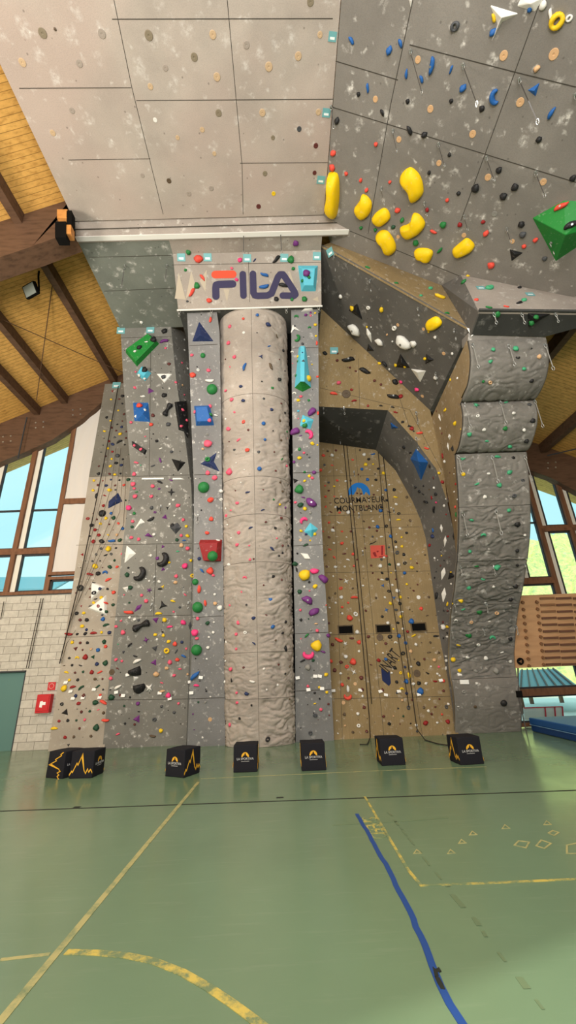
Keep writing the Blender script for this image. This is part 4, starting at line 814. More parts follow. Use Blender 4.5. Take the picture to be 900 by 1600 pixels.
data_regions.append((680,500,4,"""t,362,185,32 t,502,180,40 k,600,178,26,T t,345,260,34 k,515,237,28,o o,650,228,36 t,555,307,34 g,300,383,22 o,343,390,28,o k,603,380,30 t,255,532,46,S t,443,517,36,L d,588,530,26,o w,265,600,26,o w,490,583,30 k,610,630,36 t,213,715,34 g,437,678,34 w,555,687,28 t,322,758,32,L k,570,755,36 t,467,790,36 w,305,685,28 t,175,870,36,L t,388,857,44,L k,488,862,26 t,463,950,40 w,333,962,26 t,260,1027,44,L t,400,1033,36 d,547,1003,26,o d,493,1100,32,o w,310,1105,30 t,460,1190,36 t,227,1250,38,L k,513,1277,38 t,300,1345,38,C t,215,1445,28 a,335,1432,24 k,513,1440,30 g,257,1540,36,L t,385,1545,48 k,513,1533,26 w,560,1345,20 w,245,505,0"""))
data_regions.append((680,880,4.09,"""t,303,102,36 t,215,155,34 k,513,147,36 w,373,150,24 k,480,230,30 w,320,252,16 g,280,308,42 o,392,320,30,o o,230,377,26,o g,215,460,40 t,365,478,42,C k,480,485,30 w,275,520,26,o w,425,568,32,L w,345,373,24,L w,207,600,30 w,323,607,32 w,480,625,28 a,260,690,36 a,388,685,46 w,265,768,24 a,180,820,26,o k,437,893,44,D e,255,915,26 w,305,420,14"""))
data_regions.append((480,380,3,"""w,157,250,22,D y,213,305,30 w,288,302,24,o y,350,310,32 w,225,400,84,O,70 w,290,430,92,H,25 w,340,460,54,O,60 w,455,460,92,O,70 w,500,470,38 w,410,397,28,o o,375,428,14 w,300,393,10 y,280,392,14 o,425,383,18,x o,545,403,18,x w,600,440,20 y,570,415,16 w,400,460,12 y,340,562,24 k,365,565,36,V y,415,570,20 y,460,575,26 k,412,652,34 P,440,650,22 P,515,685,28 o,540,717,18,x o,640,517,20,x w,680,517,18 w,385,590,14 w,603,630,26 y,553,540,20 k,83,517,26 k,190,548,66,L,5 m,140,550,16 m,200,583,12 m,228,600,14 k,268,600,58,L,10 p,148,655,26 r,123,707,38,L R,208,687,16 e,183,707,42,x R,220,740,28,L m,315,645,16 m,345,663,14 k,400,720,62,L,25 R,437,718,24 k,345,763,20,L k,400,770,22,L R,285,763,14 R,413,793,24,L k,447,838,16 k,480,860,22,L R,490,870,24 m,143,517,12 g,282,115,28,L,15 g,417,188,26,L,20 t,577,213,26 t,533,247,20 y,620,253,58,L,10 g,655,330,28,L,20 g,735,182,30 y,753,155,22 t,853,212,40,o r,793,267,24 g,850,303,34,L g,890,333,34 y,672,640,16 w,620,815,0 y,650,780,18 w,705,632,14"""))
data_regions.append((660,380,3.75,"""r,405,130,40 k,568,262,28 t,595,335,34 k,567,352,50,L,-10 r,490,373,36,L g,437,415,0 g,640,465,36 g,665,435,34"""))
data_regions.append((500,0,3.81,"""b,188,240,46,V b,413,298,46 b,480,260,48,V b,662,390,84,L,-55 b,605,470,42,V b,517,440,46,L,-60 b,285,525,50,L,-45 k,230,560,28 o,330,590,34,x k,372,672,42,V k,523,602,30 o,657,648,38,x o,583,355,36,x k,102,717,40 k,533,775,56,V k,622,800,40 o,470,830,34,x o,708,970,34,x k,650,1027,30 r,333,857,28 r,80,910,40 r,72,995,40 r,157,1033,28 r,243,1072,30 r,278,1130,30 r,417,1083,26 r,463,1250,38 R,637,1248,30 r,677,1375,46,L,50 g,245,1355,28 g,330,1367,26 G,437,1350,32 g,490,1308,34 g,570,1443,38 g,733,1335,42 g,712,1487,44,L,-25 o,465,1410,24,x r,757,1190,26""",['roofB']))
data_regions.append((700,0,3.81,"""d,42,155,54,o b,90,523,46 b,18,415,44,L,-20 b,282,575,82,C,-70 k,20,600,28 k,203,645,36 o,147,797,40,x o,332,330,48,x o,630,322,56,x o,430,608,46,x b,513,538,68,T b,617,675,62,L,-40 k,540,830,36 o,530,407,42 k,8,920,26 k,303,1010,38 k,163,1118,50 o,238,1055,38,x k,400,1113,46 k,330,1165,44 k,62,1150,28 o,567,1083,38,x k,743,1058,38 R,72,1337,34 R,210,1320,30 r,227,1387,40 k,437,1333,40 d,445,1393,40 r,522,1427,36 r,452,1465,30 o,95,1400,30,x r,258,1577,46 a,277,1273,34,x d,575,1537,32 o,383,1437,30,x w,565,30,46 w,610,85,58,L,-60 y,650,122,90,o w,722,107,40,o""",['roofB']))
data_regions.append((0,0,2,"""e,133,103,26,x k,172,90,10 o,70,195,22,x a,248,198,20,x a,318,105,24,x e,465,110,26,x e,607,178,22,x a,517,212,18,x o,665,108,22,x o,678,240,22,x o,470,270,18,x o,840,208,24,x a,770,140,20,x o,165,415,18,x e,683,353,20,x o,820,352,20,x o,632,405,16,x o,670,480,14,x o,555,430,14,x w,485,375,14,x a,590,605,16,x k,528,565,16,x m,808,645,16,x y,855,605,14,x e,828,542,16,x a,225,345,18,x e,853,430,14,x a,660,588,16,x a,445,548,14,x e,970,5,22,x o,1000,108,18,x o,932,175,22,x o,995,350,18,x d,935,403,16,x m,987,455,16,x m,983,540,14,x""",['roofA']))
data_regions.append((265,360,3.673,"""g,107,122,32 r,167,165,58 P,403,170,30 n,487,172,28,L,-30 k,612,168,60,L,-30 g,697,170,44 g,92,228,22 r,187,272,42,L,45 g,158,318,38 r,128,358,60,L,-40 p,357,218,22 P,385,283,26 b,543,255,54,L,30 b,540,320,62,L,-20 k,650,318,56,L g,710,220,26 r,228,403,36 d,102,407,18 k,612,393,32 g,703,397,22 g,773,393,34 g,763,288,24 g,800,268,22 v,785,245,44 v,725,72,38""",['fila','volF']))
# ------------------------------------------------------------------ volumes: faceted boxes bolted to the boards
def hits(pts,keys=None):
    H=[hitkey(x,y,keys) for x,y in pts]; ok=[h for h in H if h]
    n=sum((h[2] for h in ok),V()).normalized(); c=sum((h[1] for h in ok),V())/len(ok)
    return [h or ('',atP(x,y,c,n),n) for h,(x,y) in zip(H,pts)]
def volume(label,col,x0,y0,sc,pts,apex=None,h=.3,keys=None,inset=None,cat='climbing volume',name='climbing_volume',key=None,base_h=0,faces=None,mats=None,round_=False):
    P=hits([(x0+x/sc,y0+y/sc) for x,y in pts],keys)
    n=sum((p[2] for p in P),V()).normalized(); c=sum((p[1] for p in P),V())/len(P); m=len(P)
    B=[p[1]-n*.01 for p in P]; mb=MB(); sz=max((a-b).length for a in B for b in B)
    hh=h*sz
    bi=[mb.vert(p) for p in B]
    if inset:
        T=[mb.vert(c+(p-c)*inset+n*hh) for p in B]
        for i in range(m): j=(i+1)%m; mb.face((bi[i],bi[j],T[j],T[i]))
        mb.face(T)
    else:
        if apex: a=hitkey(x0+apex[0]/sc,y0+apex[1]/sc,keys)[1]
        else: a=c
        # slide the apex along the sight line so it stays where the photo shows it
        d=(a-EYE).normalized(); ap=a-d*(hh/max(.35,-d.dot(n))); ai=mb.vert(ap)
        for i in range(m): mb.face((bi[i],bi[(i+1)%m],ai))
    mb.face(bi[::-1])
    o=mb.build(name,hmat(col),origin=c,fix=True); 
    b=o.modifiers.new('b','BEVEL'); b.width=min(.012,sz*.03); b.segments=2 if not round_ else 4
    tag(o,label,cat)
    if key: reg(key,o); ALLK.append(key); WALLS.setdefault(key,(key,[(9999,'')]))
    return o
def onvol(key,ph): WALLS[key]=(ph,[(9999,'')])
q8=(180,480,5)
onvol('vGreen','green volume'); volume('green rectangular volume tilted at the top of the leaning board','N',*q8,[(80,355),(275,215),(345,285),(170,465)],h=.16,inset=.86,key='vGreen')
onvol('vCyanS','small turquoise volume'); volume('small turquoise volume just below the tilted green volume','C',*q8,[(210,458),(285,515),(235,580),(165,525)],h=.25,inset=.6,key='vCyanS')
onvol('vTri','white triangle'); volume('thin white triangle pointing down near the top of leaning board','W',*q8,[(320,520),(450,520),(385,595)],h=.08,inset=.85,key='vTri')
onvol('vBlueA','blue volume on leaning board'); volume('blue square pyramid volume on the leaning grey board','b',*q8,[(135,740),(260,740),(275,898),(145,892)],apex=(215,835),h=.22,key='vBlueA')
onvol('vBlack','tall black volume'); volume('tall black four-sided volume in the groove with pink holds','K',*q8,[(462,740),(552,730),(568,1025),(495,960)],h=.10,inset=.9,key='vBlack')
onvol('vBar','black bar'); volume('black bar volume with pink chips at the edge of leaning board','K',*q8,[(128,1042),(250,1120),(235,1155),(132,1085)],h=.12,inset=.85,key='vBar')
volume('black triangle volume pointing down just above the white strips','K',*q8,[(435,1180),(575,1205),(490,1290)],apex=(500,1225),h=.25)
volume('navy triangle volume at the top of the strip beside tower','n',*q8,[(655,105),(775,268),(597,270)],apex=(665,215),h=.22)
onvol('vBlueB','blue volume by the tower'); volume('blue square volume on the strip beside the beige tower','b',*q8,[(615,770),(740,765),(775,925),(630,928)],h=.2,inset=.7,key='vBlueB')
onvol('vStar','navy arrow'); volume('navy arrow shaped volume above the green dome beside the tower','n',*q8,[(800,1125),(775,1205),(825,1292),(655,1225)],apex=(735,1215),h=.15,key='vStar')
q9=(170,740,4.5)
onvol('vRed','red volume'); volume('dark red tapered box volume with a green dome on it','R',*q9,[(640,465),(805,460),(790,618),(680,618)],h=.32,inset=.78,key='vRed')
volume('long white spike volume in the middle of leaning board','W',*q9,[(225,310),(258,342),(168,405)],h=.2)
onvol('vWedge','white wedge'); volume('white wedge on the seam between window-end strip and leaning board','W',*q9,[(122,495),(198,560),(104,640)],h=.12,key='vWedge')
volume('black and grey pyramid volume on the middle of leaning board','d',*q9,[(420,370),(485,340),(515,380),(470,430)],apex=(465,385),h=.3)
volume('small purple pyramid volume above the black crescents','v',*q9,[(245,440),(275,413),(318,450)],h=.25)
q10=(90,590,5.33)
volume('navy four-sided volume on the flat strip by the windows','n',*q10,[(505,950),(545,1030),(415,1095),(420,1030)],apex=(475,1030),h=.18,keys=['strip'])
q11=(65,880,5.33)
onvol('vWA','upper white triangle'); volume('upper white triangle volume on the window-end strip','W',*q11,[(413,150),(535,195),(410,320)],h=.12,inset=.75,keys=['strip'],key='vWA')
onvol('vWB','lower white triangle'); volume('lower white triangle volume on the window-end strip','W',*q11,[(540,262),(545,440),(380,380)],h=.12,inset=.75,keys=['strip'],key='vWB')
q12=(265,360,3.673)
onvol('volF','turquoise volume on the sign'); volume('turquoise tapered volume at the end of the logo sign','C',*q12,[(735,200),(853,200),(840,352),(755,352)],h=.2,inset=.62,keys=['fila'],key='volF')
q13=(440,480,7.27)
volume('cream wedge volume at the very top of niche side strip','W',*q13,[(215,55),(260,8),(365,4),(360,38)],h=.15,inset=.7)
volume('white swallowtail volume near the top of the niche side strip','W',*q13,[(120,182),(225,272),(130,240),(100,300)],h=.12)
# long turquoise volume with a green underside
r_=hits([(440+x/7.27,480+y/7.27) for x,y in ((195,460),(275,460),(335,912),(238,962),(148,915))],['flankR']); nv_=r_[0][2]
A_=[t[1] for t in r_]; top_=hitkey(440+235/7.27,480+462/7.27,['flankR'])[1]+nv_*.10; a=hitkey(440+236/7.27,480+905/7.27,['flankR'])[1]; d=(hitkey(440+236/7.27,480+845/7.27,['flankR'])[1]-EYE).normalized(); bot_=hitkey(440+236/7.27,480+845/7.27,['flankR'])[1]-d*.30
vt=thing('climbing_volume','long turquoise pillar volume with green underside beside the tower','climbing volume',tuple(A_[2]))
mb=MB(); w_=(A_[1]-A_[0])*.28; u0,u1=top_-w_,top_+w_; l0,l1=bot_-w_*1.0,bot_+w_*1.0
mb.poly([A_[0],u0,l0,A_[4]]); mb.poly([u0,u1,l1,l0]); mb.poly([u1,A_[1],A_[2],l1]); mb.poly([A_[0],A_[1],u1,u0]); cy=mb.build('body',hmat('C'),vt,fix=False)
mb=MB(); mb.poly([A_[4],l0,l1,A_[2],A_[3]]); gy=mb.build('underside',hmat('N'),vt,fix=False)
reg('vLong',cy,gy); ALLK.append('vLong'); onvol('vLong','long turquoise volume')
onvol('vPyr','turquoise pyramid'); volume('turquoise pyramid below the long pillar volume, purple blob above it','C',*q13,[(235,1215),(370,1275),(330,1390),(200,1350)],apex=(290,1300),h=.28,key='vPyr')
q14=(440,700,5)
onvol('vPyr2','lower turquoise pyramid'); volume('turquoise pyramid under the hot pink lips hold on niche side strip','C',*q14,[(222,578),(290,630),(235,705),(170,655)],apex=(232,640),h=.28,key='vPyr2')
volume('cream parallelogram plate above the big yellow pentagon hold','W',*q14,[(145,820),(205,825),(232,870),(180,868)],h=.12,inset=.8)
q15=(480,380,3)
volume('black triangle with a yellow ball at the top of dark slab','K',*q15,[(190,315),(235,280),(262,365)],h=.2,keys=['slab'])
volume('black triangle below the white spike on the dark slab','K',*q15,[(285,468),(316,508),(276,508)],h=.2,keys=['slab'])
volume('largest black triangle low on the dark slab, yellow chips on its base','K',*q15,[(435,515),(485,588),(410,585)],h=.22,keys=['slab'])
volume('black triangle pointing sideways near the slab lower edge','K',*q15,[(555,515),(597,548),(550,572)],h=.22,keys=['slab'])
volume('white and grey triangle pointing down on the dark slab','W',*q15,[(482,588),(560,598),(530,657)],apex=(515,605),h=.2,keys=['slab'])
q16=(630,640,7.27)
volume('large blue diamond volume on the bend of dark arch','b',*q16,[(72,560),(140,440),(285,600),(200,818)],apex=(175,592),h=.25,keys=['arch'])
volume('small blue wedge volume on the arch crown','b',*q15,[(388,838),(428,868),(393,872)],h=.35,keys=['arch'])
q17=(700,0,3.81); B=['roofB']
volume('white three-pointed star volume hanging on the dark overhang','W',*q17,[(240,22),(433,80),(318,140),(243,287),(292,150)],apex=(318,105),h=.18,keys=B)
volume('white kite volume at the outer edge of dark overhang','W',*q17,[(400,40),(430,-20),(590,-25),(520,76)],apex=(490,20),h=.2,keys=B)
volume('white spike volume at the outer edge beside the panel seam','W',500,0,3.81,[(515,-30),(560,-25),(541,62)],h=.15,keys=B)
onvol('vBigGreen','big green volume'); volume('big green wedge volume on the dark overhang beside the black triangle','N',*q17,[(498,1297),(690,1190),(900,1200),(960,1330),(760,1480),(640,1560)],apex=(700,1400),h=.3,keys=B,key='vBigGreen')
volume('black triangle volume on dark overhang with a chrome bolt','K',*q17,[(362,1482),(452,1505),(375,1562)],apex=(400,1515),h=.25,keys=B)
volume('black triangle volume under the grey box with green holds','K',660,380,3.75,[(612,408),(765,412),(700,450),(617,497)],apex=(665,440),h=.2,keys=['box'],key='vUnder'); onvol('vUnder','black triangle under the box')
# big yellow blobs
def blob(label,x0,y0,sc,pts,keys=B,h=.32,col='Y',name='macro_hold'):
    P=hits([(x0+x/sc,y0+y/sc) for x,y in pts],keys); n=sum((p[2] for p in P),V()).normalized(); L=[p[1] for p in P]; c=sum(L,V())/len(L); m=len(L)
    # round the outline
    for _ in range(2):
        Q=[]
        for i in range(len(L)): a,b=L[i],L[(i+1)%len(L)]; Q+=[a.lerp(b,.22),a.lerp(b,.78)]
        L=Q
    sz=math.sqrt(sum((p-c).length_squared for p in L)/len(L)); mb=MB(); N=len(L); rows=[]
    for s,z in ((1,-.01),(1.0,.03),(.93,.30),(.74,.55),(.5,.68),(.25,.70)):
        rows.append([mb.vert(c+(p-c)*s+n*(z*sz*h*2.2)+CU*(-.16*sz*max(0,z))) for p in L])
    for a,b in zip(rows,rows[1:]):
        for i in range(N): mb.face((a[i],a[(i+1)%N],b[(i+1)%N],b[i]))
    mb.face(rows[-1]); mb.face(rows[0][::-1])
    return tag(mb.build(name,hmat(col),origin=c,smooth=True),label,'climbing hold','big yellow blob holds')
q18=(500,0,3.81)
blob('tall yellow bar hold at the seam between beige and dark overhangs',*q18,[(45,1030),(75,1018),(115,1035),(118,1180),(100,1300),(60,1290),(28,1245),(50,1150)],h=.4)
blob('yellow blob hold beside the tall yellow bar, tip pointing up',*q18,[(250,1150),(285,1165),(315,1210),(295,1280),(250,1312),(220,1290),(197,1245),(235,1200)])
blob('yellow blob hold above the curved one near the overhang lower edge',*q18,[(385,1230),(415,1260),(422,1305),(350,1355),(300,1312),(330,1265)])
blob('largest and highest of the curved yellow blob holds',*q18,[(545,990),(590,1030),(612,1080),(620,1150),(580,1195),(540,1208),(528,1140),(472,1080),(480,1040),(510,1005)])
blob('wide curved yellow blob hold straight below the largest one',*q18,[(552,1262),(595,1272),(635,1330),(600,1385),(520,1427),(485,1400),(470,1350),(540,1330)])
blob('curved yellow blob hold closest to the plywood wedge',*q18,[(375,1365),(410,1375),(450,1440),(455,1490),(420,1520),(385,1510),(370,1460),(325,1415),(345,1380)])
blob('smallest yellow blob hold, a half round on the lower edge',*q18,[(580,1475),(640,1475),(680,1495),(655,1560),(625,1563),(600,1545),(570,1540),(555,1500)])
blob('yellow blob hold apart from the others, toward the black triangle',*q17,[(20,1487),(75,1440),(115,1408),(165,1455),(145,1495),(60,1535),(35,1525)])
blob('yellow blob hold on the dark slanted slab',*q15,[(553,368),(608,335),(640,375),(602,405),(562,408)],keys=['slab'])
region(700,0,3.81,"r,675,1230,84,L,-15 k,735,1345,92,L,-15 y,273,105,46,V b,268,190,44 b,490,50,40",['roofB','vBigGreen'])
# ------------------------------------------------------------------ place the holds
for a in data_regions: region(*a)
placed=[]
for (c,x,y,s,sh,an,keys) in ENT:
    if s<=0: continue
    r=hitkey(x,y,keys) if keys else hitkey(x,y)
    if r is None: continue
    k,p,n=r; n=wallnormal(k,p,n); z=(p-EYE).dot(CW); size=s*z/FPX*(.96 if s>9 else .9)
    placed.append([c,x,y,s,sh,an,k,p,n,size])
placed.sort(key=lambda t:-t[3])
cnt={}
for t in placed:
    ph,zn=where(t[6],t[2]); t+=[ph,zn]; cnt.setdefault((ph,zn,t[0]),[]).append(t)
for L in cnt.values():
    L.sort(key=lambda t:-t[2])
    for i,t in enumerate(L): t.append((i+1,len(L)))
SHN={'j':'jug','D':'dome','o':'ring hold','L':'bar hold','C':'crescent hold','T':'wedge hold','S':'spiky hold','x':'disc','H':'spear hold','B':'bone hold','V':'upright hold','U':'half-dome hold','O':'sloping oval'}
used_lab={}
def transform(t,i):
    rnd=random.Random(i*13+5); an=t[5] if t[5] is not None else (rnd.uniform(-35,35) if t[4] in 'jTSoC' and t[4]!='C' else (rnd.uniform(-12,12) if t[4] in 'LV' else 0))
    m=framen(t[7],t[8],an); sz=t[9]; return m@Matrix.Diagonal((sz,sz,sz*(1.0 if t[4]!='x' else .8),1)),rnd
def zone(t): return (t[10]+' '+t[11]).strip()
rest=[]; n_big=n_small=0; disc_n=0
BOLT=None
def boltmesh():
    global BOLT
    if BOLT is None:
        mb=MB(); N=8; a=[mb.vert((.07*math.cos(2*PI*i/N),.07*math.sin(2*PI*i/N),0)) for i in range(N)]; b=[mb.vert((.07*math.cos(2*PI*i/N),.07*math.sin(2*PI*i/N),.05)) for i in range(N)]
        for i in range(N): mb.face((a[i],a[(i+1)%N],b[(i+1)%N],b[i]))
        mb.face(b); mb.face(a[::-1]); o=mb.build('bolt',M['metal']); BOLT=o.data; bpy.data.objects.remove(o)
    return BOLT
for i,t in enumerate(placed):
    mw,rnd=transform(t,i); c,sh=t[0],t[4]; k=rnd.randrange(5)
    if t[6]=='roofA' and c in 'eako': c={'e':'f','a':'h','k':'e','o':'i'}[c]
    if sh=='x': nm='plywood_disc' if c in 'oy' else 'cover_disc'
    elif n_big<300: nm='climbing_hold'; n_big+=1
    elif n_small<300: nm='foothold'; n_small+=1
    else: rest.append((pmesh(sh,k,c),mw,c)); continue
    o=bpy.data.objects.new(nm,pmesh(sh,k,c)); COL.objects.link(o); o.matrix_world=mw
    cn=PAL[c][0]; kind=SHN[sh] if nm!='foothold' else {'jug':'foothold chip','bar hold':'bar foothold','upright hold':'upright foothold'}.get(SHN[sh],'small '+SHN[sh].replace(' hold','')+' foothold')
    size='big ' if t[3]>17 else ('' if t[3]>9 else ('small ' if nm!='foothold' else ''))
    pos,tot=t[12]; place=zone(t)
    tail='' if tot==1 else (', %s %s one up'%(ordinal(pos),cn.split()[-1]))
    if tot==1: tail=', the only %s one'%cn.split()[-1]
    lab='%s%s %s on %s%s'%(size,cn,kind,place,tail)
    lab=lab.replace('  ',' ')
    wds=lab.split()
    if len(wds)>16 and size: lab=lab[len(size):]
    if len(lab.split())>16: lab=lab.replace(' one up',' up')
    if len(lab.split())>16: lab=lab.replace('leaning grey board','leaning board')
    tag(o,lab,'disc' if sh=='x' else 'climbing hold','%s on the %s'%('discs' if sh=='x' else ('holds' if nm=='climbing_hold' else 'footholds'),t[10]))
    if t[3]>20 and sh in 'jDLO' and nm=='climbing_hold':
        b=bpy.data.objects.new('bolt',boltmesh()); COL.objects.link(b); b.parent=o
        # sink the bolt where the middle of the hold lies
        tt=max((v.co.z for v in o.data.vertices if abs(v.co.x)<.12 and abs(v.co.y)<.12),default=.3); b.location=(0,0,tt-.035)
if rest:
    mb_v=[];mb_f=[];mi=[];mats=[]
    for me,mw,c in rest:
        if hmat(c) not in mats: mats.append(hmat(c))
        k0=len(mb_v); mb_v+=[tuple(mw@v.co) for v in me.vertices]
        for p in me.polygons: mb_f.append(tuple(k0+i for i in p.vertices)); mi.append(mats.index(hmat(c)))
    me=bpy.data.meshes.new('tiny_footholds'); me.from_pydata(mb_v,[],mb_f)
    for m in mats: me.materials.append(m)
    me.polygons.foreach_set('material_index',mi); me.polygons.foreach_set('use_smooth',[True]*len(mi))
    o=bpy.data.objects.new('tiny_footholds',me); COL.objects.link(o); tag(o,'tiny footholds of many colours scattered over all the climbing boards','footholds',kind='stuff')
print('HOLDS',len(placed),n_big,n_small,len(rest))
# ------------------------------------------------------------------ route cards and number plates
M['card']=newmat('white_card',(244,244,240),.6,.3); M['plate']=newmat('pale_cyan_plate',(116,176,180),.5,.3); M['print']=newmat('card_print',(244,250,250),.6,.3)
cards=[]
for i,(x,y) in enumerate(CARDS):
    r=hitkey(x,y)
    if r: cards.append((r[0],r[1],wallnormal(*r),x,y))
byw={}
for t in sorted(cards,key=lambda t:t[3]):
    byw.setdefault(WALLS[t[0]][0],[]).append(t)
for ph,L in byw.items():
    for i,(k,p,n,x,y) in enumerate(L):
        m=framen(p,n,random.uniform(-12,12)); mb=MB(); s=.05
        a=[(-s,-s*.62),(s,-s*.62),(s,s*.62),(-s,s*.62)]
        mb.prism([m@V((u,v,.016+.03*(v<0))) for u,v in a],n*.004); mb.v=[tuple(v) for v in mb.v]
        o=mb.build('route_card',M['card'],origin=p)
        tag(o,('white route card low on the %s, %s card counting from the window side'%(ph,ordinal(i+1))) if len(L)>1 else 'the only white route card on the %s'%ph,'card','white route cards')
plates=[(265+67/3.673,360+155/3.673,'over the first letter gap of the sign box'),(265+218/3.673,360+155/3.673,'beside the big red hold on the sign box'),(265+445/3.673,360+160/3.673,'at the middle of the sign box'),(265+658/3.673,360+158/3.673,'between black bar and green hold on the sign box'),(265+845/3.673,360+148/3.673,'over the turquoise volume on the sign box'),
 (189,516.5,'at the upper outer corner of the leaning board'),(235,515.5,'over the green volume on the leaning board'),(519.5,57,'outermost on the seam between the two overhangs'),(510,176,'second in from the outer edge on the overhang seam'),(501.5,281,'beside the tall yellow bar on the overhang seam'),(516,394,'at the top corner of the dark slab'),(522,548,'on plywood below the dark slab'),(751,450,'on the face of the grey box volume, nearer its corner'),(828,460,'on the face of the grey box volume beside a chrome bolt'),(182,602,'at the very top of the window-end strip')]
for x,y,w_ in plates:
    r=hitkey(x,y)
    if not r: continue
    k,p,n=r; z=(p-EYE).dot(CW); s=6.2*z/FPX; m=framen(p,n); mb=MB(); mb.prism([m@V(q) for q in ((-s,-s*.9,.004),(s,-s*.9,.004),(s,s*.9,.004),(-s,s*.9,.004))],n*.006)
    o=tag(mb.build('number_plate',M['plate'],origin=p),'pale cyan number plate '+w_,'number plate','cyan lane number plates')
    mb=MB()
    mb.prism([m@V(q) for q in ((-s*.6,-s*.5,.0105),(s*.6,-s*.5,.0105),(s*.6,-s*.05,.0105),(-s*.6,-s*.05,.0105))],n*.002); mb.build('print',M['print'],o)
# ------------------------------------------------------------------ quickdraws hang straight down from their bolts
M['sling']=newmat('grey_sling_webbing',(86,84,82),.8,.2); M['slingw']=newmat('white_sling_webbing',(150,148,142),.8,.2)
QC={}
def quickdraw(ax,ay,bx,by,key_group,white=False,thin=False):
    r=hitkey(ax,ay)
    if not r: return
    k,p,n=r; p=p+n*.03; z=(p-EYE).dot(CW)
    best=None
    for i in range(6,160):
        L=i*.01; q=p-V((0,0,L))-EYE; px=450+FPX*q.dot(CR)/q.dot(CW); py=800-FPX*q.dot(CU)/q.dot(CW); d=(px-bx)**2+(py-by)**2
        if best is None or d<best[0]: best=(d,L)
    L=max(.14,best[1]); QC.setdefault(WALLS[k][0],[]).append((ay,ax))
    root=empty('quickdraw',p)
    mb=MB(); mb.tube([p-n*.035,p+n*.012],.014,8); m=framen(p-n*.024,n); mb2=MB(); mb2.prism([m@V(q) for q in ((-.018,-.03,0),(.018,-.03,0),(.02,.02,0),(-.02,.02,0))],n*.006)
    mb.v+= [tuple(v) for v in mb2.v]; o0=len(mb.v)-len(mb2.v); mb.f+=[tuple(i+o0 for i in f) for f in mb2.f]; mb.m+=mb2.m
    mb.build('hanger',M['metal'],root)
    side=n.cross(V((0,0,1))); side=side.normalized() if side.length>.1 else V((1,0,0))
    def krab(top,h,nm):
        pts=[]
        for j in range(12):
            t=2*PI*j/12; pts.append(top-V((0,0,h/2))+V((0,0,1))*(math.cos(t)*h/2)+side*(math.sin(t)*h*.27))
        mb=MB(); mb.tube(pts,.0065,5,closed=True); mb.build(nm,M['metal'],root,smooth=True)
    kh=min(.1,L*.3)
    krab(p,kh,'carabiner'); krab(p-V((0,0,L-kh)),kh,'carabiner')
    mb=MB(); w=.008
    a,b=p-V((0,0,kh*.85)),p-V((0,0,L-kh*.9)); mb.prism([a+side*w,a-side*w,b-side*w,b+side*w],n*.004+V((0,-.004,0))); mb.build('sling',M['slingw' if white else 'sling'],root)
    QD.append((root,k,ax,ay))
QD=[]
def qreg(x0,y0,sc,txt,white=False):
    for tok in txt.split():
        a,b,c,d=map(float,tok.split(',')); quickdraw(x0+a/sc,y0+b/sc,x0+c/sc,y0+d/sc,'',white)
qreg(500,0,3.81,'112,172,138,290 65,632,90,765 540,298,620,558 433,772,475,905 366,1116,396,1222 706,852,756,992 620,1205,640,1290')
qreg(700,0,3.81,'91,382,186,625 425,468,545,735 230,932,285,1080 522,1022,585,1172 96,1282,146,1370 350,1357,396,1440 757,560,735,945 615,1442,650,1510')
qreg(680,500,4,'229,155,268,305 456,157,500,290 682,155,738,315 186,512,222,675 403,514,440,655 618,508,668,675 141,850,160,965 351,852,400,1020 557,852,600,1015 169,1202,200,1355 380,1192,415,1345 156,1538,165,1600 363,1532,372,1600 558,1525,582,1580',True)
qreg(680,880,4.09,'120,262,125,320 104,430,113,485 515,400,514,465 306,420,308,455 320,252,330,325',True)
qreg(660,380,3.75,'416,408,434,475 580,412,602,475 778,412,797,465',True)
qreg(480,380,3,'295,172,303,228 520,302,524,345 690,402,702,455 128,55,150,130 603,605,605,665')
qreg(265,360,3.673,'15,18,55,130 213,18,216,132 425,18,428,135 637,14,652,130 878,12,880,45')
qreg(0,320,3,'557,133,555,262 752,133,750,262 585,282,588,392 782,282,786,360 471,415,468,455')
qreg(490,620,3.913,'60,65,62,105 184,65,188,110 155,182,178,290 625,250,632,330 625,95,658,165')
qreg(170,740,4.5,'367,225,362,280 627,290,620,350 322,725,320,765 303,915,300,965 560,905,556,950')
qreg(495,690,5,'290,235,292,272 598,525,600,560 357,855,358,890 327,560,328,592')
# free-hanging draws on the sign's bottom rail
for i,(x,y,y2) in enumerate(((279.5,476,491),(330,474.5,490),(447,473,488),(497.5,472,486))):
    p=V((fila(x,472).x,7.84,10.25)); root=empty('quickdraw',p); side=V((1,0,0)); h=.16
    for dz in (0,.09):
        pts=[p-V((0,0,dz+.05))+V((0,0,math.cos(2*PI*j/12)*.05))+side*math.sin(2*PI*j/12)*.028 for j in range(12)]
        mb=MB(); mb.tube(pts,.006,5,closed=True); mb.build('carabiner',M['metal'],root,smooth=True)
    mb=MB(); mb.box((p.x-.01,p.y-.003,p.z-.13),(p.x+.01,p.y+.003,p.z-.06)); mb.build('sling',M['slingw'],root)
    QD.append((root,'railQ',x,y))
WALLS['railQ']=('white rail under the sign box',[(9999,'')])
g={}
for t in QD: g.setdefault(WALLS[t[1]][0],[]).append(t)
for ph,L in g.items():
    L.sort(key=lambda t:(-round(t[3]/1),t[2]))
    if ph.startswith('white rail'): L.sort(key=lambda t:t[2])
    for i,(o,k,x,y) in enumerate(L):
        if ph.startswith('white rail'): lab='short quickdraw on the %s, %s from the window side'%(ph,ordinal(i+1))
        else: lab=('steel quickdraw hanging on the %s, %s quickdraw up'%(ph,ordinal(i+1))) if len(L)>1 else 'the only steel quickdraw hanging on the %s'%ph
        tag(o,lab,'quickdraw','quickdraws hanging on the '+ph)
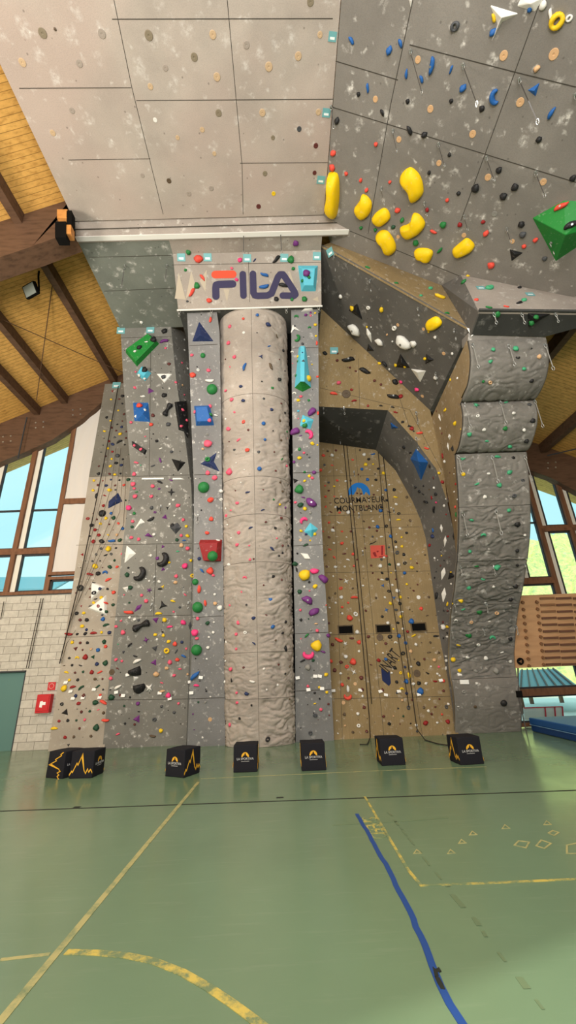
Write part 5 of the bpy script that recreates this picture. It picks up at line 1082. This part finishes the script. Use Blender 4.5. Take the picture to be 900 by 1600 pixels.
# ------------------------------------------------------------------ ropes and cords
M['rope']=newmat('dark_rope',(52,48,46),.9,.1); M['ropeg']=newmat('grey_rope',(112,104,94),.9,.1)
def rope(pts,r,label,mat='rope',name='climbing_rope'):
    mb=MB(); mb.tube(pts,r,6); return tag(mb.build(name,M[mat],smooth=True),label,'rope')
ys=lambda x,y,Y=11.52: atY(x,y,Y)
rope([ys(185,603),ys(160,735),ys(126,900),ys(93,1037)],.013,'thickest dark rope running down the window-end strip')
for i,(a,b,c_) in enumerate([((172,690),(163,760),(100,1006)),((181,700),(174,760),(104,992)),((189,700),(180,790),(109,975)),((193,720),(187,800),(119,948)),((197,740),(193,820),(133,930))]):
    rope([ys(*a),ys(*b),ys(*c_)],.006,'thin grey rope on the window-end strip, %s in from its outer edge'%ordinal(i+1),'ropeg')
rope([ys(95,1036),ys(104,1006),ys(118,985)],.006,'short grey rope end tied low on the strip edge by the block wall','ropeg')
yt=lambda x,y,Y=11.33: atY(x,y,Y)
rope([yt(536.5,692),yt(557,898),yt(577,1120),yt(578.5,1152),atZ(574,1163,.012),atZ(562,1163,.012)],.011,'dark rope beside logo ending in a hook on the floor')
rope([yt(541.5,692),yt(562,898),yt(581,1100)],.009,'second dark rope close beside the one that reaches the floor')
rope([yt(591,706),yt(607,898),yt(639,1104)],.008,'thin dark rope ending at the black ring above the floor')
rope([yt(599,714),yt(619,898),yt(650,1128),yt(652,1140),atZ(664,1156,.012),atZ(683,1162,.012),atZ(704,1165,.012)],.011,'dark rope running from the arch corner across floor to the black cube')
for i,(x,x2) in enumerate(((64,41),(67.5,44.5))):
    rope([atY(x,935,11.8),atY(x2,1044,11.8)],.009,'thin dark cable on the block wall, %s from the door'%ordinal(i+1),'rope','wall_cable')
rope([atY(6,940,11.8),atY(1,968,11.8)],.009,'short dark cable high on the block wall above the door','rope','wall_cable')
# ------------------------------------------------------------------ painted graphics
M['logo_navy']=newmat('navy_paint',(62,58,88),.7,.2); M['logo_red']=newmat('logo_red_paint',(222,84,58),.7,.2); M['logo_blue']=newmat('blue_paint',(28,112,190),.7,.2); M['ink2']=newmat('black_paint',(38,34,32),.7,.2); M['navy2']=newmat('dark_blue_paint',(30,42,82),.7,.2); M['redsq']=newmat('faded_red_paint',(206,88,74),.8,.2); M['redink']=newmat('dark_red_ink',(140,44,46),.8,.2); M['pale']=newmat('pale_paint',(186,174,156),.8,.2)
def offs(fn,n,x,y,l=.006): return fn(x,y)+n*l
def decal(name,fn,n,x0,y0,sc,pts,mat,parent,lift=.006):
    mb=MB(); mb.prism([offs(fn,n,x0+x/sc,y0+y/sc,lift) for x,y in pts],-n*lift*1.2); o=mb.build(name,mat,parent); return o
def stroke_obj(name,fn,n,x0,y0,sc,pts,w,mat,parent,st=2.5):
    """a thick round-ended painted stroke: contour of the distance to its centre line"""
    segs=list(zip(pts,pts[1:])); xs=[p[0] for p in pts]; ys=[p[1] for p in pts]; r=w/2
    def sd(x,y):
        b=1e9
        for (ax,ay),(bx,by) in segs:
            dx,dy=bx-ax,by-ay; t=max(0,min(1,((x-ax)*dx+(y-ay)*dy)/(dx*dx+dy*dy))); b=min(b,math.hypot(x-ax-t*dx,y-ay-t*dy))
        return b-r
    X0,Y0=min(xs)-r-st,min(ys)-r-st; nx=int((max(xs)+r+st-X0)/st)+2; ny=int((max(ys)+r+st-Y0)/st)+2
    G=[[sd(X0+i*st,Y0+j*st) for i in range(nx)] for j in range(ny)]
    mb=MB(); cache={}
    def vt(x,y):
        k=(round(x,3),round(y,3))
        if k not in cache: cache[k]=mb.vert(offs(fn,n,x0+x/sc,y0+y/sc))
        return cache[k]
    for j in range(ny-1):
        for i in range(nx-1):
            c=[(i,j),(i+1,j),(i+1,j+1),(i,j+1)]; v=[G[b][a] for a,b in c]
            if min(v)>=0: continue
            poly=[]
            for k in range(4):
                (a,b),(a2,b2)=c[k],c[(k+1)%4]; v1,v2=v[k],v[(k+1)%4]
                if v1<0: poly.append(vt(X0+a*st,Y0+b*st))
                if (v1<0)!=(v2<0):
                    t=v1/(v1-v2); poly.append(vt(X0+(a+(a2-a)*t)*st,Y0+(b+(b2-b)*t)*st))
            if len(poly)>2: mb.face(poly)
    return mb.build(name,mat,parent)
Fz=(265,360,3.673)
nF=V((0,-1.0,-.75)).normalized()
if nF.dot(EYE-V((0,7.5,10.8)))<0: nF=-nF
stroke_obj('logo_bar',fila,nF,*Fz,[(262,254),(362,252)],44,M['logo_red'],sign)
stroke_obj('logo_letter',fila,nF,*Fz,[(266,378),(265,332),(268,314),(282,310),(362,308)],42,M['logo_navy'],sign)
stroke_obj('logo_letter',fila,nF,*Fz,[(420,252),(424,374)],38,M['logo_navy'],sign)
stroke_obj('logo_letter',fila,nF,*Fz,[(478,250),(481,358),(490,373),(505,376),(560,374),(585,362),(622,268),(634,253),(650,253),(662,268),(716,352),(722,368),(712,376),(650,374)],38,M['logo_navy'],sign)
for pts in ([(30,392),(52,240),(92,398)],[(92,398),(124,232),(150,318)],[(172,290),(214,225),(206,352)],[(310,338),(344,338),(330,412)],[(690,232),(712,300),(672,300)],[(820,396),(850,380),(856,410)]):
    decal('paint_triangle',fila,nF,*Fz,pts,M['pale'],sign,.003)
tanb=[o for o in COL.objects if o.get('label','').startswith('flat plywood')][0]
nT=V((0,-1,0))
Tz=(510,740,8.18)
arc=[(416+142*math.cos(t),262-145*math.sin(t)) for t in [PI*j/20-.03 for j in range(21)]]
decal('logo_arch',niche,nT,*Tz,arc+[(280,292),(300,268),(322,262),(332,272),(352,268),(362,245),(378,225),(390,182),(402,172),(408,186),(420,190),(432,182),(446,196),(458,225),(474,276),(492,256),(500,238),(508,236),(520,246),(534,262),(550,282)],M['logo_blue'],tanb)
xt=(niche(610,786)-niche(515,788)).normalized()
for body,cx,cy,wpx in (('COURMAYEUR',425,338,655),('MONTBLANC',425,440,590)):
    c0=niche(510+cx/8.18,740+cy/8.18)+nT*.006; wm=(niche(510+(cx+wpx/2)/8.18,0+740+cy/8.18)-niche(510+(cx-wpx/2)/8.18,740+cy/8.18)).length
    o=text_mesh('logo_lettering',body,M['ink2'],1,frame(V((0,0,0)),(1,0,0),(0,0,1)),None,depth=.003,bold=.006,spacing=1.0)
    xs=[v.co.x for v in o.data.vertices]; zs_2=[v.co.z for v in o.data.vertices]; kx=wm/(max(xs)-min(xs)); hp=abs((niche(560,740+(cy-37)/8.18)-niche(560,740+(cy+37)/8.18)).z); kz=hp/(max(zs_2)-min(zs_2))
    mx_,mz_=(max(xs)+min(xs))/2,(max(zs_2)+min(zs_2))/2
    for v in o.data.vertices: v.co=V((c0.x+(v.co.x-mx_)*kx,c0.y+v.co.y,c0.z+(v.co.z-mz_)*kz+(v.co.x-mx_)*kx*.0))
    child(o,tanb)
decal('red_square',niche,nT,*Tz,[(560,920),(745,915),(750,1070),(570,1085)],M['redsq'],tanb,.004)
for pts in ([(590,1010),(625,1000),(645,1060),(620,1065),(598,1030)],[(640,990),(665,985),(668,1000),(645,1010)],[(700,925),(725,922),(722,1040),(700,1045)],[(670,1060),(740,1050),(742,1062),(672,1072)]):
    decal('paint_mark',niche,nT,*Tz,pts,M['redink'],tanb,.006)
decal('signature_mark',niche,nT,*Tz,[(545,915),(560,890),(600,880),(640,855),(638,868),(604,892),(565,905)],M['ink2'],tanb,.004)
Iz=(540,960,7.5)
decal('arrow_pentagon',niche,nT,*Iz,[(415,630),(490,688),(515,655),(530,805),(508,840),(430,775)],M['navy2'],tanb)
p0=niche(540+455/7.5,960+650/7.5); p1=niche(540+600/7.5,960+445/7.5); dx=(p1-p0); cc=niche(540+518/7.5,960+540/7.5)+nT*.006
tl=(p1-p0).length*1.05
o=text_mesh('art_lettering','INART',M['ink2'],1,Matrix.Identity(4),None,depth=.003,bold=.004)
xs=[v.co.x for v in o.data.vertices]; ys_=[v.co.y for v in o.data.vertices]; kx=tl/(max(xs)-min(xs)); ky=.30/(max(ys_)-min(ys_)); mxx,myy=(max(xs)+min(xs))/2,(max(ys_)+min(ys_))/2
fm=frame(cc,dx,nT.cross(dx)*-1 if (nT.cross(dx)).z<0 else nT.cross(dx))
for v in o.data.vertices: v.co=fm@V(((v.co.x-mxx)*kx,(v.co.y-myy)*ky,v.co.z))
child(o,tanb)
# three black vents with frames
M['ventframe']=wood_mat('dark_vent_frame',(96,80,56),(70,58,42),(6,6,6))
for i,(x,y,w_) in enumerate(((540,984,'below the red holds beside ropes'),(599,982.5,'between the two pairs of ropes'),(654,980,'beside the blue star, half worn'))):
    z=(niche(x,y)-EYE).dot(CW); p=niche(x,y); hw,hh=12.3*z/FPX,7*z/FPX
    vt_=thing('vent_panel','small black framed vent panel '+w_,'vent',tuple(p),'three black vents on the plywood')
    mb=MB(); mb.box((p.x-hw+.03,p.y-.012,p.z-hh+.03),(p.x+hw-.03,p.y-.002,p.z+hh-.03)); mb.build('black_panel',M['void'],vt_)
    mb=MB(); t_=.03
    for a,b in (((-hw,-hh),(hw,-hh+t_)),((-hw,hh-t_),(hw,hh)),((-hw,-hh+t_),(-hw+t_,hh-t_)),((hw-t_,-hh+t_),(hw,hh-t_))): mb.box((p.x+a[0],p.y-.022,p.z+a[1]),(p.x+b[0],p.y-.001,p.z+b[1]))
    mb.build('vent_frame',M['ventframe'],vt_)
# white strips across the leaning board
for xa,xb,w_ in ((222,256,'longer white strip across the leaning board, at the window side'),(270,298.5,'shorter white strip across the leaning board, toward the tower')):
    r1,r2=hitkey(xa,748.6),hitkey(xb,748.2); a,b=r1[1]+V((0,-.015,0)),r2[1]+V((0,-.015,0)); mb=MB(); mb.bar(a,b,.02,.045); tag(mb.build('marker_strip',M['card'],origin=a),w_,'strip')
# white plaque on the grey tower
r=hitkey(725,1065.5); m=framen(r[1]-V((0,.03,0)),V((0,-1,0))); mb=MB(); mb.prism([m@V(q) for q in ((-.11,-.05,0),(.11,-.05,0),(.11,.05,0),(-.11,.05,0))],(0,.02,0)); tag(mb.build('info_plaque',M['card'],origin=r[1]),'small white plaque low on the grey rock tower','plaque')
# ------------------------------------------------------------------ foam cubes on the floor
M['cube']=newmat('black_fabric',(30,30,36),.85,.2); M['gold']=newmat('gold_print',(224,170,52),.7,.2); M['silver']=newmat('grey_print',(176,176,176),.7,.2)
def cube(cx,cy,ang,label,s=.46,h=.5,side=False):
    root=empty('foam_cube',(0,0,0))
    bm=bmesh.new(); bmesh.ops.create_cube(bm,size=1)
    for v in bm.verts: v.co=V((v.co.x*s,v.co.y*s,(v.co.z+.5)*h))
    bmesh.ops.bevel(bm,geom=bm.edges[:],offset=.015,segments=3,affect='EDGES',profile=.6)
    bmesh.ops.subdivide_edges(bm,edges=[e for e in bm.edges if e.calc_length()>.2],cuts=4,use_grid_fill=True)
    for v in bm.verts: v.co+=v.normal*(.006*noise.noise(v.co*5+V((cx,cy,0))))
    me=bpy.data.meshes.new('fabric_cover'); bm.to_mesh(me); bm.free(); me.materials.append(M['cube']); me.polygons.foreach_set('use_smooth',[True]*len(me.polygons))
    o=bpy.data.objects.new('fabric_cover',me); COL.objects.link(o); o.parent=root
    e=s/2+.007
    def face_fn(k): # local frame of side k (0 front -Y, 1 right +X, 2 back, 3 left)
        a=k*PI/2; n=V((math.sin(a),-math.cos(a),0)); x=V((math.cos(a),math.sin(a),0)); return lambda u,v,l=0:n*(e+l)+x*u+V((0,0,v)),n
    def flat(name,k,pts,mat,lift=.001):
        fn,n=face_fn(k); mb=MB(); mb.prism([fn(u,v,lift) for u,v in pts],-n*.003); q=mb.build(name,mat); q.parent=root; return q
    for k in (0,2):
        N=14; r=.068; cu,cv=0,.235
        outer=[(cu+r*math.cos(PI*j/N),cv+r*1.08*math.sin(PI*j/N)) for j in range(N+1)]
        flat('logo_mountain',k,outer+[(-.045,.235),(-.03,.262),(-.018,.255),(-.004,.297),(.008,.29),(.016,.262),(.03,.25),(.045,.235)][::1],M['gold'])
        fn,n=face_fn(k); x=fn(1,0)-fn(0,0); t_=text_mesh('brand_lettering','LA SPORTIVA',M['silver'],.05,frame(fn(0,.205,.002),x,(0,0,1)),None,depth=.001,bold=.0008,spacing=1.0); t_.parent=root
        flat('small_print',k,[(-.07,.165),(.07,.165),(.07,.172),(-.07,.172)],M['silver'])
    for k in (1,3):
        zig=[(-.21,.07),(-.17,.13),(-.155,.11),(-.09,.25),(-.07,.22),(.0,.40),(.06,.13),(.085,.09),(.115,.16),(.14,.11),(.17,.15),(.205,.10)]
        low_=[(u,v-(.018 if i not in (5,) else .06)) for i,(u,v) in enumerate(zig)]
        fn,n=face_fn(k); mb=MB(); tw_=(lambda u,v:(-(v-.22),.205-u)) if side else (lambda u,v:(u,v))
        for i in range(len(zig)-1):
            w0=.016; w1=.05 if i in (5,) else .016
            a,b=zig[i],zig[i+1]
            if i==5: q=[a,b,(b[0]-.005,b[1]-.03),(a[0]-.022,a[1]-.06)]
            else: q=[a,b,(b[0]+.004,b[1]-.028),(a[0]+.004,a[1]-.028)]
            mb.prism([fn(*tw_(u,v),.001) for u,v in q],-n*.003)
        z_=mb.build('zigzag_print',M['gold']); z_.parent=root
    root.location=(cx,cy,0); root.rotation_euler=(0,0,math.radians(ang)); tag(root,label,'foam cube','black printed foam cubes along the wall'); return root
def cube_at(corner,which,ang,label,s=.46):
    """corner: floor point of a lower corner in the photo; which: its local sign (x,y)"""
    c=fl(*corner); a=math.radians(ang); ox,oy=which[0]*s/2,which[1]*s/2
    return cube(c.x-(ox*math.cos(a)-oy*math.sin(a)),c.y-(ox*math.sin(a)+oy*math.cos(a)),ang,label,s)
def cube_px(corner,which,ang,label,turn=0,s=.42,side=False):
    c=fl(*corner); a=math.radians(ang); ox,oy=which[0]*s/2,which[1]*s/2
    return cube(c.x-(ox*math.cos(a)-oy*math.sin(a)),c.y-(ox*math.sin(a)+oy*math.cos(a)),ang+turn,label,s,.42,side)
cube_px((97,1217.5),(1,-1),-24,'black cube with sideways gold zigzag, closest to the block wall',90,side=True)
cube_px((143.5,1216),(1,-1),-4,'black cube with gold zigzag in front, second from the block wall',90)
cube_px((287,1216),(1,-1),-28,'black cube turned to show both its logo and gold zigzag, before the leaning board')
cube_px((402,1206),(1,-1),0,'black cube with front logo standing before the beige tower')
cube_px((510,1203.5),(1,-1),1,'black cube with front logo standing before the niche side strip')
cube_px((597,1197),(-1,-1),1,'black cube with front logo before the plywood niche')
cube_px((720,1196),(-1,-1),4,'black cube before the grey tower, gold zigzag beside its logo')
# ------------------------------------------------------------------ blue crash mat
M['mat']=newmat('blue_vinyl',(34,82,142),.45,.4); M['matd']=newmat('dark_blue_vinyl',(24,58,110),.5,.4); M['matl']=newmat('light_piping',(120,160,196),.5,.3)
mt=thing('crash_mat','two-layer blue crash mat on the floor by the tall window','crash mat',(7.2,10,0))
def rbox(name,lo,hi,mat,parent,bev=.03,seg=3):
    mb=MB(); mb.box(lo,hi); o=mb.build(name,mat,parent); b=o.modifiers.new('b','BEVEL'); b.width=bev; b.segments=seg; return o
rbox('lower_layer',(5.95,8.2,.002),(9.4,11.35,.15),M['matd'],mt); rbox('upper_layer',(5.94,8.18,.155),(9.42,11.36,.31),M['mat'],mt)
mb=MB(); mb.tube([(5.94,8.2,.153),(5.94,11.35,.153),(9.4,11.35,.153)],.008,6); mb.build('piping',M['matl'],mt)
# ------------------------------------------------------------------ peg board (leans toward the hall at its top)
M['peg']=wood_mat('peg_board_ply',(196,152,112),(178,134,96),(1,5,5),.6); M['pegh']=newmat('wood_peg',(128,92,64),.6,.3); M['slot']=newmat('dark_rung',(102,70,54),.6,.3)
pt_,pb=10.45,11.0
tl_,bl_=atY(808,931,pt_),atY(806,1044,pb); br_=V((9.4,pb,bl_.z-.0)); trr=V((9.4,pt_,tl_.z))
bl_.x=min(bl_.x,tl_.x); tl_.x=bl_.x+.02
pg=thing('peg_board','wooden training peg board leaning in front of the window beside grey tower','training board',tuple(bl_))
pn=(br_-bl_).cross(tl_-bl_).normalized(); 
if pn.y>0: pn=-pn
mb=MB(); mb.prism([bl_,br_,trr,tl_],-pn*.04); mb.build('board',M['peg'],pg)
def pegp(x,y): return atP(x,y,bl_,pn)
for i in range(10):
    for (xa,ya,xb,yb) in ((816,941,826,1040),(838,940.5,849,1038)):
        u=i/9; p=pegp(xa+(xb-xa)*u,ya+(yb-ya)*u); mb=MB(); mb.tube([p-pn*.01,p+pn*.05],[.042,.036],10); mb.build('peg',M['pegh'],pg,smooth=False)
for i in range(11):
    y=935+i*10.3; x0=843+i*1.0; 
    for (a,b,m_) in ((x0,x0+23,'peg' if i<3 else 'slot'),(x0+25,x0+49,'slot'),(x0+52,x0+76,'slot'),(x0+78,x0+102,'slot')):
        p,q_=pegp(a,y),pegp(b,y); q_.z=p.z; q_.y=p.y; mb=MB(); mb.bar(p+pn*.012,q_+pn*.012,.03,.05); mb.build('rung',M['pegh' if m_=='peg' else 'slot'],pg)
p=pegp(812.5,1033); mb=MB(); mb.tube([p,p+pn*.03],.085,18); e_=mb.build('round_badge',M['void'],pg); mb=MB(); mb.tube([p+pn*.03,p+pn*.034],.05,3); mb.build('badge_mark',M['pegh'],pg)
mb=MB(); mb.tube([atY(809.5,1044,11.05),atY(809.5,1085,11.05)],.02,6); mb.build('support_pole',M['sling'],pg)
mb=MB(); mb.box(tuple(atY(807,1086,11.05)-V((.0,.05,.05))),tuple(atY(807,1078,11.05)+V((.10,.05,-.02)))); mb.build('support_foot',M['void'],pg)
mb=MB(); q_=atY(809.5,1085,11.05); mb.tube([q_,V((q_.x,q_.y,0))],.014,6); mb.build('support_leg',M['sling'],pg)
# ------------------------------------------------------------------ floodlight
fp=atY(46,453,7.5); fl_=thing('flood_light','black floodlight hung from the roof purlin over the pine ceiling','floodlight',tuple(fp))
M['lens']=newmat('floodlight_glass',(150,156,150),.2,.5)
d_=(V((fp.x-1.0,fp.y-2.2,fp.z-1.7))-fp).normalized(); x_=d_.cross(V((0,0,1))).normalized(); u_=x_.cross(d_)
mb=MB(); w_,h_=.21,.15
mb.prism([fp+x_*a*w_+u_*b*h_ for a,b in ((-1,-1),(1,-1),(1,1),(-1,1))],-d_*.09); o=mb.build('housing',M['void'],fl_); b=o.modifiers.new('b','BEVEL'); b.width=.015; b.segments=2
mb=MB(); mb.prism([fp+d_*.004+x_*a*w_*.85+u_*b*h_*.82 for a,b in ((-1,-1),(1,-1),(1,1),(-1,1))],-d_*.006); mb.build('lens',M['lens'],fl_)
top_=atY(62,415,7.55); mb=MB(); mb.tube([fp-d_*.05,fp-d_*.12+V((.1,.05,.05)),atY(60,432,7.55),top_],.022,6); mb.build('bracket_arm',M['void'],fl_)
for i in range(4):
    mb=MB(); c=fp-d_*(.095)+u_*(-.1+.065*i); mb.prism([c+x_*.17+u_*.012,c-x_*.17+u_*.012,c-x_*.17-u_*.012,c+x_*.17-u_*.012],-d_*.035); mb.build('cooling_fin',M['void'],fl_)
# ------------------------------------------------------------------ fire cabinet and sign
y0=11.85
def wy(x,y,Y=y0): return atY(x,y,Y)
a=wy(59,1114); c=wy(85,1084); cab=thing('fire_cabinet','red fire hose cabinet with a white mark on the block wall','cabinet',(a.x,y0,a.z))
o=rbox('body',(a.x,y0-.16,a.z),(c.x,y0-.004,c.z),M['red'],cab,.012,2)
o=rbox('door',(a.x+.03,y0-.175,a.z+.05),(c.x-.03,y0-.16,c.z-.03),M['red'],cab,.006,2)
mid=(a+c)/2
mb=MB(); 
for lo,hi in (((-.06,-.09),(.015,.06)),): mb.prism([(mid.x+u,y0-.178,mid.z+v) for u,v in ((-.07,-.08),(.0,-.09),(.0,-.03),(.08,-.03),(.08,.04),(.0,.04),(.0,.07),(-.07,.05))],(0,.004,0))
mb.build('white_mark',M['card'],cab)
mb=MB(); mb.box((a.x+.01,y0-.10,a.z-.02),(c.x-.01,y0-.01,a.z)); mb.build('base_strip',M['cream'],cab)
p=wy(81,1072); hs=.10; sg=thing('fire_sign','small square red fire hose sign above the red cabinet','sign',tuple(p))
mb=MB(); mb.box((p.x-hs,y0-.012,p.z-hs),(p.x+hs,y0-.002,p.z+hs)); mb.build('plate',M['red'],sg)
M['signpale']=newmat('pale_sign_print',(226,170,160),.6,.2)
mb=MB(); N=20; mb.tube([(p.x+.06*math.cos(2*PI*j/N),y0-.014,p.z+.06*math.sin(2*PI*j/N)) for j in range(N)],.008,5,closed=True); mb.build('hose_symbol',M['signpale'],sg)
